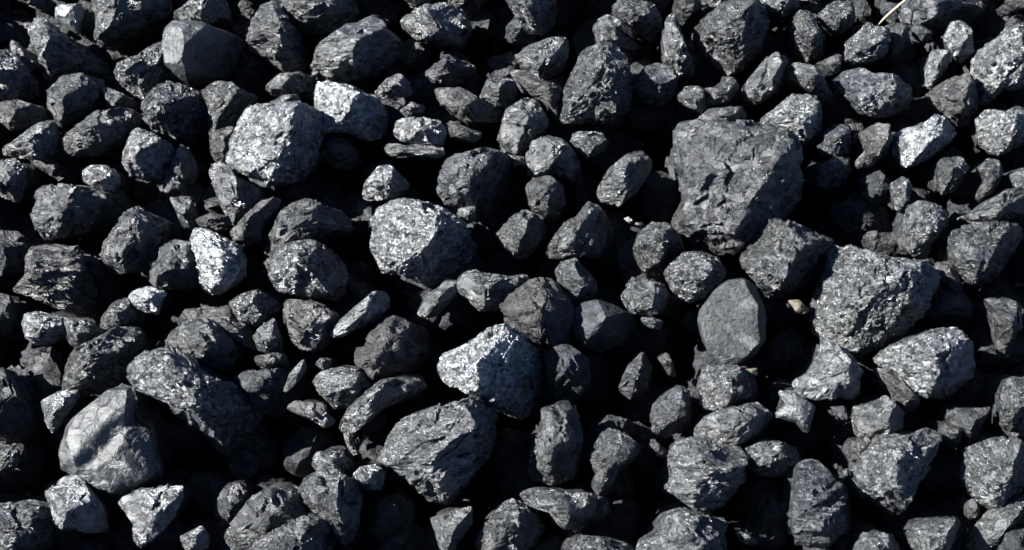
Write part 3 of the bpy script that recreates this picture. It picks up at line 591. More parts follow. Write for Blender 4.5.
     [(655.2, 407.4), (666.9, 392.9), (678.5, 385.6), (690.1, 392.9), (693, 410.3), (690.1, 427.8), (666.9, 438), (652.3, 430.7)], (679.9, 404.5), -10, 'r', 1, 0.7, 'b'),
    ('grey coal lump with a knobbly foot right of the upright bottom centre block', 'coal_lump',
     [(590.2, 454.7), (601.2, 435.5), (609.4, 430.1), (625.8, 435.5), (644.9, 452), (636.7, 460.2), (620.3, 471.1), (609.4, 493), (601.2, 497.1), (591.6, 484.8), (595.7, 473.8)], (623.1, 449.2), 6, 'r', 1, 0.9, 'n'),
    ('upright block-shaped coal lump with a black lower half, bottom centre', 'coal_lump',
     [(529.5, 476.6), (531.4, 452), (541, 427.3), (541, 410.9), (565.6, 402.7), (576.6, 410.9), (582, 432.8), (582, 452), (576.6, 479.3), (549.2, 484.8), (535.5, 482)], (558.8, 449.2), 2, 'r', 1, 0.8, 'n'),
    ('long saddle shaped coal lump below the upright bottom centre block', 'coal_lump',
     [(519.1, 501.2), (527.3, 490.2), (541, 488.1), (568.4, 494.3), (584.8, 494.3), (603.9, 499.8), (611.6, 512.1), (609.4, 523.1), (601.2, 534), (576.6, 533.4), (560.2, 525.8), (549.2, 512.1), (530.1, 506.6)], (571.1, 509.4), 4, 'r', 2, 0.7, 'n'),
    ('low coal lump cut by the bottom edge below the upright bottom centre block', 'coal_lump',
     [(562.9, 547.7), (568.4, 539.5), (582, 536.2), (609.4, 539.5), (631.3, 547.7), (636.7, 558.6), (565.6, 564.1)], None, 0, 'c', 1, 0.7, 'n'),
    ('smooth oval blue-grey coal lump with rippled pale strip, bottom edge right of centre', 'coal_lump',
     [(797.3, 468.4), (809.6, 462.3), (823.3, 465.6), (837, 482), (853.4, 495.7), (860.2, 517.6), (853.4, 539.5), (826, 549), (798.7, 544.9), (790.5, 520.3), (796, 493)], (823.3, 495.7), 6, 'l', 1, 0.8, 'b'),
    ('flat pale grey four-pointed star-shaped coal piece in the lower right', 'coal_lump',
     [(775.4, 392.5), (793.2, 391.6), (815.6, 407.5), (809.6, 425.3), (807.4, 434.8), (796, 422.5), (772.7, 415.7), (789.1, 402)], (800.1, 411.6), 0, 's', 2, 0.35, 'n'),
    ('bright coal lump with a tall peak above right of the star-shaped piece', 'coal_lump',
     [(793.2, 381.5), (812.4, 372), (821.9, 347.3), (824.7, 336.4), (837, 344.6), (853.4, 358.3), (861.6, 372), (861.6, 393.8), (853.4, 400.7), (839.7, 396.6), (817.8, 399.3), (798.7, 393.8)], (847.9, 369.2), 4, 'r', 3, 0.8, 'n'),
    ('big ripple-faced sparkling coal lump with vertical folds, in the right part', 'coal_lump',
     [(834.2, 248.8), (853.4, 247.4), (878, 257), (897.1, 259.7), (919, 261.1), (935.4, 269.3), (935.4, 285.7), (927.2, 304.8), (908.1, 329.5), (897.1, 343.1), (880.7, 345.9), (864.3, 356.8), (853.4, 359.5), (834.2, 345.9), (820.6, 337.7), (815.1, 318.5), (820.6, 293.9), (828.8, 272)], (897.1, 291.2), 8, 'v', 2, 0.7, 'n'),
    ('large diamond-shaped coal lump with a black right side, below right of the largest block', 'coal_lump',
     [(744, 257), (757.7, 239.2), (767.2, 222.8), (779.5, 220.1), (798.7, 225.5), (837, 240.6), (834.2, 252.9), (826, 277.5), (798.7, 291.2), (771.3, 298), (757.7, 283), (746.7, 269.3)], (789.1, 244.7), 10, 'c', 1, 0.9, 'n'),
    ('largest coal block in the pile, dull grey and square-topped, right of centre', 'coal_lump',
     [(675.1, 145.3), (676.3, 132.5), (684, 124.4), (706.9, 122.4), (732.3, 124.4), (778.1, 128), (795.9, 140.2), (801, 168.2), (802.3, 197.4), (785.8, 216.5), (762.8, 234.3), (742.5, 249.6), (714.5, 252.1), (686.5, 239.4), (675.1, 231.8), (675.1, 216.5), (684, 198.7), (680.2, 178.3)], (752.7, 160.5), 14, 'r', 1, 0.75, 'n', [(-0.22, 0.08, 0.97, 0.62), (0.7, -0.45, 0.6, 0.9), (-0.1, -0.9, 0.4, 0.93)]),
    ('small broken coal lump with grey facets below left of the big rounded top lump', 'coal_lump',
     [(678.9, 95.4), (686.5, 86.5), (701.8, 86.5), (704.3, 94.1), (706.9, 106.9), (701.8, 112), (689.1, 106.9), (680.2, 100.5)], None, -2, 'c', 2, 0.8, 'n'),
    ('flattish broken coal lump with a raised right corner below the big rounded top lump', 'coal_lump',
     [(701.8, 89.1), (718.3, 86.5), (723.4, 76.3), (734.9, 77.6), (739.9, 89.1), (729.8, 100.5), (709.4, 105.6), (703.1, 101.8)], None, -2, 'c', 1, 0.8, 'n'),
    ('pale coal lump tucked behind the top edge above the largest block', 'coal_lump',
     [(698, 119.6), (709.4, 109.4), (727.2, 108.1), (742.5, 105.6), (747.6, 114.5), (742.5, 122.1), (722.1, 127.2), (701.8, 129.8)], (732.3, 114.5), -4, 'r', 2, 0.8, 'n'),
    ('coal lump with a lit top and deep blue underside right of the tall speckled oval', 'coal_lump',
     [(634.4, 86.5), (642, 70), (656, 62.3), (668.7, 66.2), (678.9, 76.3), (676.3, 91.6), (663.6, 104.3), (648.3, 101.8), (635.6, 91.6)], (661.1, 81.4), -4, 'r', 1, 0.8, 'b'),
    ('slender upright coal lump left of the big rounded top lump', 'coal_lump',
     [(663.1, 48.3), (664.9, 25.4), (672.5, 10.2), (678.9, 20.4), (682.7, 38.2), (689.1, 53.4), (696.2, 61.1), (694.1, 76.3), (681.4, 75.1), (664.9, 61.1)], None, 0, 'c', 2, 0.8, 'n'),
    ('lumpy dark coal piece at the top above right of the tall speckled oval', 'coal_lump',
     [(612.7, 7.6), (620.4, -1.3), (635.6, 0), (653.4, 2.5), (662.3, 15.3), (663.6, 28), (653.4, 38.2), (638.2, 30.5), (620.4, 16.5)], (640.7, 15.3), 2, 'c', 1, 0.8, 'n'),
    ('small bright coal lump with a dark tail above the tall speckled oval', 'coal_lump',
     [(593.6, 28), (600, 17.8), (607.6, 14), (619.1, 19.1), (624.2, 35.6), (640.7, 42), (638.2, 47.1), (617.8, 44.5), (600, 40.7)], (620.4, 30.5), -4, 'c', 2, 0.8, 'n'),
    ('small coal lump at the top edge above left of the big rounded top lump', 'coal_lump',
     [(676.3, 2.5), (678.9, -10.2), (696.7, -10.2), (701.8, 5.1), (689.1, 15.8), (681.4, 11.5)], None, 0, 'r', 1, 0.8, 'n'),
    ('big rounded coal lump with a small bright square facet, top right of centre', 'coal_lump',
     [(698.7, 30.5), (701.8, 21.6), (717, 8.9), (729.8, 0), (747.6, -6.4), (762.8, 5.1), (769.2, 25.4), (762.8, 48.3), (747.6, 64.9), (729.8, 73.8), (715.8, 59.8), (704.3, 50.9)], (745.0, 28.0), 8, 'c', 1, 0.9, 'n'),
    ('glinting coal lump cut by the top edge above right of the big rounded top lump', 'coal_lump',
     [(755.2, 0), (775.6, -7.6), (793.4, -5.1), (801, 5.1), (783.2, 16.5), (770.5, 14), (762.8, 10.2)], None, -4, 'c', 2, 0.8, 'n'),
    ('oblong grey coal lump above left of the pale cracked wedge', 'coal_lump',
     [(744, 90.2), (749.5, 79.3), (765.9, 58.8), (776.8, 52), (789.1, 57.4), (789.1, 76.6), (779.5, 90.2), (757.7, 103.9), (746.7, 98.4)], (774.1, 73.8), 4, 'r', 2, 0.8, 'n'),
    ('upright coal lump with a knobbly top right of the big rounded top lump', 'coal_lump',
     [(793.2, 27.3), (796, 15), (802.8, 9.6), (813.7, 13.7), (816.5, 24.6), (826, 35.5), (826, 50.6), (817.8, 58.8), (806.9, 64.3), (798.7, 54.7), (793.2, 38.3)], (812.4, 38.3), 2, 'c', 1, 0.8, 'n'),
    ('rounded dull coal lump above left of the wide blue-black glittering lump', 'coal_lump',
     [(815.1, 17.8), (828.8, 5.5), (837, 0), (850.6, 2.7), (856.7, 13.7), (853.4, 26), (837, 34.2), (828.8, 30.1), (823.3, 21.9)], (845.2, 16.4), 0, 'c', 1, 0.8, 'n'),
    ('small plain grey coal wedge above left of the wide blue-black glittering lump', 'coal_lump',
     [(815.6, 64.3), (837, 54.1), (842.4, 56.1), (839.7, 71.1), (830.1, 75.2), (820.6, 69.7)], None, -4, 'r', 1, 0.6, 'n'),
    ('coal lump crossed by a dark diagonal groove above right of the pale cracked wedge', 'coal_lump',
     [(789.1, 68.4), (796, 63.4), (809.6, 64.3), (823.3, 73.8), (834.2, 87.5), (839.7, 98.4), (837, 105.3), (823.3, 103.9), (812.4, 93), (796, 83.4), (789.1, 75.2)], (812.4, 76.6), 2, 'r', 2, 0.7, 'n'),
    ('oval speckled coal lump above the wide blue-black glittering lump', 'coal_lump',
     [(845.7, 52), (847.9, 41), (861.6, 30.1), (867.1, 21.9), (875.3, 27.3), (888.9, 28.7), (891.7, 41), (886.2, 54.7), (872.5, 61.5), (856.1, 64.3), (847.9, 58.8)], (878.0, 43.8), 4, 'c', 2, 0.8, 'n'),
    ('small coal lump with dark underside above the wide blue-black glittering lump', 'coal_lump',
     [(886.2, 26), (897.1, 21.9), (908.1, 30.1), (912.2, 39.6), (902.6, 54.7), (893, 57.4), (890.3, 41)], (899.9, 30.1), -6, 'r', 1, 0.8, 'n'),
    ('wide glittering blue-black coal lump, upper right, above the bright crumbly streak', 'coal_lump',
     [(838.3, 79.3), (847.9, 69.7), (864.3, 68.4), (875.3, 73.8), (897.1, 75.2), (913.5, 84.8), (919, 98.4), (913.5, 106.6), (897.1, 112.1), (880.7, 116.2), (869.8, 114.8), (853.4, 101.2), (842.4, 87.5)], (886.2, 90.2), 2, 'c', 2, 0.8, 'b'),
    ('pale coal wedge broken by black cracks, touching the upper right of the largest block', 'coal_lump',
     [(754.9, 125.8), (771.3, 112.1), (793.2, 94.3), (809.6, 95.7), (821.9, 109.4), (823.3, 128.5), (805.5, 144.9), (800.1, 149), (790.5, 147.7), (776.8, 131.3)], (808.3, 117.6), 4, 'c', 3, 0.8, 'n'),
    ('coal lump with a lit left edge below right of the pale cracked wedge', 'coal_lump',
     [(817.8, 147.5), (826, 131.1), (837, 124.3), (850.6, 124.3), (853.4, 142), (852, 155.7), (834.2, 158.4), (821.9, 155.7)], (838.3, 139.3), -4, 'c', 1, 0.8, 'b'),
    ('dark coal lump with a sunlit upper rim below right of the pale cracked wedge', 'coal_lump',
     [(811, 169.4), (823.3, 161.2), (839.7, 157.1), (852, 157.1), (854.7, 172.1), (845.2, 183.1), (828.8, 191.3), (812.4, 183.1)], (837.0, 162.5), -12, 'c', 1, 0.8, 'b'),
    ('brown-grey slanting coal lump below the wide blue-black glittering lump', 'coal_lump',
     [(854.7, 163.9), (864.3, 150.2), (860.2, 133.8), (878, 123.4), (888.9, 125.6), (894.4, 139.3), (888.9, 153), (872.5, 165.3), (858.8, 168)], (880.7, 139.3), 0, 'r', 1, 0.7, 'w'),
    ('coal lump with a bright white crumbly streak along its top, in the upper right', 'coal_lump',
     [(895.8, 133.8), (908.1, 127.8), (919, 127), (935.4, 114.7), (949.1, 118.8), (961.4, 131.1), (954.6, 142), (938.1, 153), (921.7, 162.5), (905.3, 166.6), (897.1, 150.2)], (927.2, 137.9), 6, 'c', 4, 0.9, 'n'),
    ('large dark blue-grey coal lump at the top edge above the bright-streaked lump', 'coal_lump',
     [(904, 16.4), (906.7, 2.7), (919, -5.5), (962.8, -8.2), (1001, -5.5), (998.3, 8.2), (979.2, 16.4), (951.8, 27.3), (932.7, 30.1), (913.5, 26)], (921.7, 8.2), 2, 'r', 1, 0.7, 'b'),
    ('tiny dark coal lump above right of the wide blue-black glittering lump', 'coal_lump',
     [(912.2, 27.3), (921.7, 25.2), (932.7, 31.4), (932.7, 41), (921.7, 41), (913.5, 34.2)], None, -10, 'r', 1, 0.8, 'n'),
    ('small bright upright coal lump above left of the large pale right edge lump', 'coal_lump',
     [(945, 38.3), (951.8, 23.2), (962.8, 19.7), (972.3, 30.1), (975.1, 50.6), (962.8, 61.5), (951.8, 52)], (965.5, 41.0), 2, 'c', 3, 0.8, 'n'),
    ('thin bright edged coal piece left of the large pale right edge lump', 'coal_lump',
     [(925.8, 87.5), (927.2, 65.6), (932.7, 50.6), (946.4, 49.8), (953.2, 58.8), (949.1, 68.4), (938.1, 79.3), (929.9, 88.9)], (939.5, 62.9), -4, 'r', 3, 0.7, 'n'),
    ('brownish grey coal lump with a pale knob below above right of the bright-streaked lump', 'coal_lump',
     [(929.9, 94.3), (940.9, 84.8), (960, 75.2), (976.4, 75.2), (981.9, 90.2), (981.9, 106.6), (973.7, 123.1), (962.8, 124.4), (949.1, 114.8), (935.4, 103.9)], (960.0, 95.7), -2, 'r', 1, 0.8, 'w'),
    ('large pale finely crackled coal lump cut by the right edge, near the top', 'coal_lump',
     [(977.8, 54.7), (987.4, 45.1), (1003.8, 35.5), (1006.5, 28.7), (1033.9, 21.9), (1047.5, 41), (1039.3, 79.3), (1017.4, 87.5), (1001, 90.2), (992.8, 101.2), (981.9, 101.2), (977.8, 87.5), (976.4, 68.4)], (1012.0, 60.2), 6, 'c', 3, 0.7, 'n'),
    ('dull coal lump in the top right corner above the large pale right edge lump', 'coal_lump',
     [(1003.8, 0), (1033.9, -5.5), (1033.9, 6.8), (1014.7, 8.2)], None, -2, 'r', 1, 0.8, 'n'),
    ('crumbly grey coal lump with a white patch at its foot right of the bright-streaked lump', 'coal_lump',
     [(980.5, 136.6), (981.9, 117.4), (990.1, 109.2), (1006.5, 112), (1020.2, 105.1), (1033.9, 106.5), (1033.9, 139.3), (1012, 150.2), (995.6, 154.3), (984.6, 144.8)], (1006.5, 128.4), 2, 'c', 3, 0.8, 'n'),
    ('small blocky coal lump below right of the bright-streaked lump', 'coal_lump',
     [(938.1, 185.8), (938.1, 165.3), (943.6, 158.4), (960, 157.1), (971, 166.6), (968.2, 180.3), (954.6, 191.3), (943.6, 194)], (955.9, 172.1), 2, 'r', 1, 0.8, 'n'),
    ('small hourglass shaped coal lump above the rounded speckled lump', 'coal_lump',
     [(976.4, 194), (984.6, 180.3), (977.8, 169.4), (990.1, 158.4), (1001, 161.2), (1003.8, 174.8), (998.3, 185.8), (991.5, 196.7), (979.2, 202.2)], (994.2, 174.8), 0, 'c', 1, 0.8, 'n'),
    ('coal lump at the right edge with a pale top right of the bright-streaked lump', 'coal_lump',
     [(1010.6, 174.8), (1033.9, 163.9), (1033.9, 191.3), (1017.4, 191.3)], None, 2, 'r', 2, 0.8, 'n'),
    ('long pale coal lump running to the right edge above right of the rounded speckled lump', 'coal_lump',
     [(957.3, 217.3), (976.4, 211.9), (990.1, 200.9), (1006.5, 190), (1033.9, 187.3), (1033.9, 217.3), (1017.4, 221.4), (981.9, 224.2), (962.8, 222.8)], (995.6, 206.4), -2, 'c', 2, 0.7, 'n'),
    ('rounded coal lump with a speckled left face and black lower right, near the right edge', 'coal_lump',
     [(947.7, 242), (951.8, 232.4), (973.7, 224.2), (1001, 222.3), (1020.2, 224.2), (1028.4, 236.5), (1017.4, 255.6), (998.3, 277.5), (976.4, 286.3), (962.8, 277.5), (949.1, 255.6)], (990.1, 242.0), 6, 'c', 1, 0.9, 'n'),
    ('pale finely speckled coal lump narrowing downward, between the ripple-faced lump and the right edge', 'coal_lump',
     [(904, 231), (910.8, 206.4), (921.7, 201.5), (935.4, 205), (953.2, 213.2), (950.5, 228.3), (935.4, 239.2), (929.9, 255.6), (916.3, 258.4), (905.3, 244.7)], (932.7, 228.3), 6, 'c', 2, 0.8, 'n'),
    ('small upright speckled coal lump above left of the pale finely speckled lump', 'coal_lump',
     [(890.3, 184.7), (904.3, 176.3), (910.7, 183.4), (910.7, 203.8), (905.6, 214), (895.4, 208.9), (892.9, 193.6)], None, 0, 'c', 2, 0.8, 'n'),
    ('tiny brownish coal chip above the big ripple-faced lump', 'coal_lump',
     [(866.5, 233.8), (875.3, 230.5), (882.1, 236.5), (875.3, 250.2), (868.4, 242)], None, -6, 'r', 1, 0.8, 'w'),
    ('dull brownish coal lump below left of the rounded speckled lump', 'coal_lump',
     [(935.4, 262.5), (949.1, 262.5), (960, 274.8), (965.5, 288.4), (960, 293.9), (946.4, 283), (936.8, 277.5)], None, -8, 'r', 2, 0.7, 'w'),
    ('very dark smooth coal lump above the large lower right crumbly lump', 'coal_lump',
     [(935.4, 283), (960, 291.2), (976.4, 304.8), (976.4, 321.3), (951.8, 326.7), (924.5, 321.3), (921.7, 307.6)], None, -18, 's', 0, 0.7, 'b'),
    ('narrow upright coal lump with a pale left strip below the rounded speckled lump', 'coal_lump',
     [(981.9, 302.1), (990.1, 299.4), (1010.6, 299.9), (1025.7, 307.6), (1022.9, 326.7), (1017.4, 348.6), (1010.6, 358.2), (1002.4, 356.8), (998.3, 334.9), (991.5, 307.6)], (1013.3, 321.3), 0, 'r', 1, 0.8, 'n'),
    ('large rounded crumbly sparkling coal lump in the lower right, below the ripple-faced one', 'coal_lump',
     [(878, 361), (891.7, 347.3), (908.1, 340.5), (935.4, 330.9), (957.3, 328.8), (971, 341.9), (976.4, 366.5), (968.2, 385.6), (954.6, 396.6), (929.9, 397.9), (908.1, 391.1), (897.1, 374.7), (880.7, 366.5)], (943.6, 366.5), 8, 'c', 3, 0.8, 'n'),
    ('crumbling brown coal piece below left of the large lower right crumbly lump', 'coal_lump',
     [(872.5, 370.6), (880.7, 366.5), (897.1, 377.4), (919, 396.6), (919, 404.8), (905.3, 415.7), (894.4, 402), (886.2, 382.9)], None, -6, 'r', 1, 0.6, 'w'),
    ('squarish grey coal lump above the heart-shaped lump', 'coal_lump',
     [(853.9, 421.2), (856.1, 407.5), (878, 402), (886.2, 396.6), (905.3, 413), (906.7, 429.4), (897.1, 436.2), (858.8, 437.6)], (891.7, 418.4), 0, 'r', 2, 0.7, 'n'),
    ('dark wedge shaped coal lump pointing down above left of the round grooved lump', 'coal_lump',
     [(946.4, 414.3), (957.3, 408.9), (994.2, 408.9), (994.2, 418.4), (984.6, 434.8), (973.7, 447.2), (965.5, 437.6), (951.8, 423.9)], (973.7, 418.4), -2, 'r', 1, 0.7, 'n'),
    ('tall coal lump cut by the right edge above the round grooved lump', 'coal_lump',
     [(1001, 429.4), (1002.4, 391.1), (1009.2, 380.2), (1033.9, 376.1), (1033.9, 437.6), (1017.4, 443.1), (1003.8, 437.6)], (1017.4, 407.5), 2, 'c', 1, 0.8, 'n'),
    ('round crumbly coal lump with a deep groove, in the bottom right', 'coal_lump',
     [(965.5, 476.6), (971, 449.2), (990.1, 441), (1009.2, 438.3), (1031.1, 446.5), (1033.9, 482), (1017.4, 503.9), (990.1, 509.4), (973.7, 495.7)], (1006.5, 471.1), 6, 'c', 2, 0.8, 'n'),
    ('grey coal lump near the bottom right corner below the round grooved lump', 'coal_lump',
     [(976.4, 547.7), (977.8, 528.5), (990.1, 512.1), (1017.4, 501.2), (1033.9, 498.4), (1033.9, 523.1), (1006.5, 531.3), (995.6, 553.1), (979.2, 558.6)], (1001.0, 520.3), 0, 'r', 2, 0.8, 'n'),
    ('dark coal lump in the bottom right corner below the round grooved lump', 'coal_lump',
     [(998.3, 564.1), (1006.5, 534), (1033.9, 528.5), (1033.9, 564.1)], None, 2, 'r', 0, 0.8, 'n'),
    ('heart-shaped knobbly coal lump tapering downward, right of the smooth oval lump', 'coal_lump',
     [(854.7, 471.1), (864.3, 454.7), (880.7, 438.3), (897.1, 435.5), (913.5, 436.9), (927.2, 430.6), (940.9, 435.5), (943.6, 452), (932.7, 465.6), (921.7, 484.8), (908.1, 509.4), (898.5, 520.3), (880.7, 503.9), (864.3, 498.4), (856.1, 484.8)], (905.3, 460.2), 8, 'c', 2, 0.8, 'n'),
    ('small dull coal lump above left of the heart-shaped lump', 'coal_lump',
     [(847.9, 454.7), (853.4, 441), (872.5, 438.3), (872.5, 446.5), (858.8, 462.9), (849.3, 460.2)], None, -6, 'r', 1, 0.8, 'w'),
    ('small dark coal lump with a glinting side above left of the round grooved lump', 'coal_lump',
     [(940.9, 430.1), (949.1, 421.9), (962.8, 430.1), (962.8, 446.5), (951.8, 449.2), (942.2, 441)], None, -8, 'r', 1, 0.8, 'n'),
    ('tiny dull coal lump below left of the round grooved lump', 'coal_lump',
     [(966.9, 503.9), (973.7, 498.4), (980.5, 506.6), (979.2, 517.6), (971, 520.3), (965.5, 514.8)], None, -8, 'r', 1, 0.8, 'n'),
    ('flat-topped coal lump at the bottom edge below right of the heart-shaped lump', 'coal_lump',
     [(910.8, 531.3), (921.7, 524.4), (954.6, 518.1), (965.5, 525.8), (962.8, 539.5), (949.1, 555.9), (921.7, 558.6), (913.5, 547.7)], (943.6, 534.0), 2, 'c', 2, 0.8, 'n'),
    ('coal lump with a bright left corner at the bottom edge below the heart-shaped lump', 'coal_lump',
     [(856.1, 549), (862.9, 534), (878, 532.6), (894.4, 536.7), (905.3, 553.1), (880.7, 564.1), (856.1, 564.1)], None, 0, 'r', 2, 0.8, 'n'),
    ('tiny round coal pebble above right of the smooth oval lump', 'coal_lump',
     [(842.4, 471.6), (846.5, 468.4), (851.2, 472.5), (846.5, 476.6)], None, 0, 'r', 1, 0.8, 'n'),
    ('dark blue coal lump with a glittering lower rim above the arrowhead-shaped lump', 'coal_lump',
     [(503.1, -7.6), (552.7, -11.5), (557.8, 5.1), (553.9, 21.6), (542.5, 30.5), (527.2, 28), (515.8, 14)], (522.1, 7.6), 2, 'c', 2, 0.8, 'b'),
    ('coal lump with a bright crumpled left end right of the large finely layered lump', 'coal_lump',
     [(400, 21.6), (407.6, 12.7), (422.9, 5.1), (445.8, 3.1), (463.6, 10.2), (471.2, 28), (458.5, 43.3), (435.6, 39.4), (419.1, 39.4), (408.9, 30.5)], (438.2, 17.8), 0, 'r', 2, 0.9, 'n'),
    ('dim oval coal lump with a glinting tip right of the large finely layered lump', 'coal_lump',
     [(425.4, 72.5), (447.1, 54.7), (467.4, 59.8), (476.3, 66.7), (467.4, 77.6), (450.9, 84), (430.5, 81.4)], (448.3, 58.5), -10, 'r', 1, 0.7, 'b'),
    ('slaty brown coal lump with sharp edges above the notch-shadowed block', 'coal_lump',
     [(434.4, 89.1), (461.1, 87.8), (481.4, 100.5), (501.8, 109.4), (496.7, 120.9), (468.7, 120.9), (452.2, 114.5), (440.7, 101.8)], (466.2, 104.3), 2, 'r', 1, 0.6, 'w'),
    ('small blocky dark-faced coal lump below left of the arrowhead-shaped lump', 'coal_lump',
     [(480.2, 96.7), (487.8, 78.9), (501.8, 75.1), (514.5, 81.4), (518.3, 92.9), (506.9, 110.7), (491.6, 108.1)], (500.5, 89.1), 0, 'r', 1, 0.8, 'n'),
    ('long twisted brown coal splinter below the arrowhead-shaped lump', 'coal_lump',
     [(509.4, 71.2), (522.1, 68.7), (545, 81.4), (560.3, 85.2), (564.1, 95.4), (560.3, 104.3), (562.8, 124.7), (555.2, 126), (546.3, 104.3), (527.2, 92.9)], None, -6, 'l', 1, 0.6, 'w'),
    ('pale arrowhead-shaped coal lump pointing left, near the top centre', 'coal_lump',
     [(515.8, 56), (524.7, 47.8), (547.6, 38.2), (566.7, 36.1), (568.4, 49.6), (565.4, 67.4), (552.7, 73.8), (536.1, 76.3), (522.1, 66.7)], (550.1, 50.9), 4, 'r', 2, 0.7, 'n'),
    ('grey triangular coal lump above right of the notch-shadowed block', 'coal_lump',
     [(498, 138.7), (506.9, 109.4), (524.7, 98), (536.1, 99.7), (543.8, 112), (550.1, 126), (534.9, 142.5), (517, 152.7), (501.8, 150.1)], (534.9, 114.5), 2, 'r', 2, 0.8, 'n'),
    ('tall speckled grey oval coal lump with a black right side, near the top centre', 'coal_lump',
     [(564.1, 92.9), (575.6, 65.6), (584.5, 48.3), (597.2, 44.5), (613.7, 44.5), (625.2, 59.8), (632.8, 81.4), (627.7, 109.4), (611.2, 122.1), (589.6, 120.9), (573, 124.7), (559, 122.1), (560.3, 109.4)], (613.7, 84.0), 8, 'c', 1, 0.8, 'n'),
    ('rounded coal lump left of the slanted oval lump', 'coal_lump',
     [(527.3, 155.7), (532.8, 142), (546.5, 136.6), (562.9, 139.3), (576.6, 153), (582, 169.4), (579.3, 185.8), (562.9, 177.6), (546.5, 174.8), (530.1, 174.8)], (552.0, 153.0), 4, 'r', 2, 0.8, 'n'),
    ('small egg shaped coal lump right of the notch-shadowed block', 'coal_lump',
     [(526, 188.5), (532.3, 178.3), (550.1, 175.8), (562.8, 186), (565.4, 203.8), (557.8, 219.1), (547.6, 221.6), (532.3, 211.4)], (545.0, 193.6), 4, 'r', 1, 0.9, 'n'),
    ('small pale-faced coal lump with a dark right side above left of the slanted oval lump', 'coal_lump',
     [(570.5, 139.3), (576.6, 131.6), (601.2, 132.5), (609.4, 139.3), (603.9, 150.2), (587.5, 158.4), (579.3, 150.2)], (595.7, 139.3), -8, 'c', 2, 0.8, 'n'),
    ('slanted oval grey coal lump standing clear of its neighbours, left of the largest block', 'coal_lump',
     [(597.9, 188.5), (609.4, 169.4), (625.8, 155.7), (642.2, 149.7), (651.8, 161.2), (650.4, 172.1), (636.7, 191.3), (620.3, 204.9), (601.2, 199.5)], (631.3, 177.6), 4, 'l', 2, 0.7, 'n'),
    ('coal lump with a narrow raised top and black right side below the tall speckled oval', 'coal_lump',
     [(546.5, 252.9), (554.7, 236.5), (565.6, 222.8), (576.6, 217.3), (587.5, 202.3), (598.4, 206.4), (609.4, 220.1), (614.8, 239.2), (603.9, 258.4), (584.8, 255.6), (568.4, 255.6), (552, 258.4)], (583.4, 231.0), 4, 'r', 1, 0.8, 'n'),
    ('rounded diamond shaped coal lump below right of the notch-shadowed block', 'coal_lump',
     [(496.7, 234.3), (512, 216.5), (524.7, 210.2), (537.4, 216.5), (546.3, 226.7), (542.5, 242), (527.2, 257.2), (517, 258.5), (504.3, 247)], (522.1, 229.2), 2, 'r', 1, 0.8, 'n'),
    ('squarish coal block with a notched navy shadow over its lower right, above the centre', 'coal_lump',
     [(439.4, 175.8), (448.3, 158), (466.2, 154.2), (484, 149.1), (504.3, 152.9), (512, 160.5), (509.4, 180.9), (501.8, 203.8), (486.5, 219.1), (468.7, 214), (461.1, 206.3), (450.9, 206.3), (439.4, 193.6)], (473.8, 160.5), 6, 'r', 1, 0.8, 'b', [(-0.5, 0.2, 0.84, 0.7), (0.3, 0.1, 0.9, 0.8), (0.7, -0.5, 0.45, 0.7)]),
    ('tiny bright coal chip below the notch-shadowed block', 'coal_lump',
     [(458, 208.9), (475.1, 205.8), (476.3, 219.1), (467.4, 223.6), (459.8, 217.8)], None, -4, 'r', 3, 0.8, 'n'),
    ('big pale crackled coal block with a navy lower right, just left of centre', 'coal_lump',
     [(372.5, 225.5), (378.5, 209.1), (397.7, 200.4), (419.5, 202.3), (441.4, 209.1), (463.3, 222.8), (472.9, 244.7), (468.8, 266.6), (452.4, 280.2), (425, 283), (403.1, 274.8), (384, 272), (378.5, 258.4), (373.1, 250.2)], (441.4, 228.3), 12, 'c', 3, 0.85, 'n', [(-0.4, 0.2, 0.88, 0.68), (0.72, -0.5, 0.45, 0.66)]),
    ('coal block with glaring white left face, crumbly right side, upper left of centre', 'coal_lump',
     [(315.1, 95.5), (318.4, 83.2), (343, 83.2), (359.4, 90.1), (375.8, 95.5), (384, 112), (381.3, 131.1), (367.6, 139.3), (345.7, 131.1), (323.8, 131.6), (317, 114.7)], (351.2, 106.5), 6, 'c', 4, 0.85, 'n', [(-0.5, 0.18, 0.84, 0.62), (0.75, -0.35, 0.5, 0.75)]),
    ('small purplish glinting coal lump above the pale upper left block', 'coal_lump',
     [(266.4, 84.6), (280.1, 73.7), (299.2, 70.9), (312.9, 76.4), (312.9, 95.5), (296.5, 95.5), (277.3, 95.5), (269.1, 92.8)], (282.8, 81.9), -6, 'c', 2, 0.8, 'n'),
    ('small low coal lump above the pale upper left block', 'coal_lump',
     [(269.1, 103.8), (282.8, 95.5), (296.5, 94.2), (302, 106.5), (277.3, 106.5)], None, -8, 'r', 2, 0.8, 'n'),
    ('small coal chip below a dark hollow above right of the notch-shadowed block', 'coal_lump',
     [(507, 154.3), (526.2, 157.1), (527.5, 166.6), (515.2, 165.3)], None, -8, 'r', 2, 0.8, 'n'),
    ('coal lump with horizontal layers right of the smooth upright lump', 'coal_lump',
     [(247.1, 38.2), (249.6, 21.6), (261.1, 5.1), (273.8, 0), (286.5, 16.5), (298, 33.1), (301.8, 54.7), (305.6, 67.4), (278.9, 70.7), (264.9, 57.3), (249.6, 49.6)], (284.0, 30.5), 4, 'l', 1, 0.8, 'n'),
    ('dark layered coal lump cut by the top edge above the white-faced block', 'coal_lump',
     [(278.9, 10.2), (284, -7.6), (319.6, -11.5), (350.1, -5.1), (355.2, 8.9), (342.5, 24.2), (322.1, 32.6), (301.8, 30.5), (289.1, 19.1)], (322.1, 7.6), 2, 'l', 1, 0.8, 'n'),
    ('large finely layered coal lump with a blue-black right side, at the top left of centre', 'coal_lump',
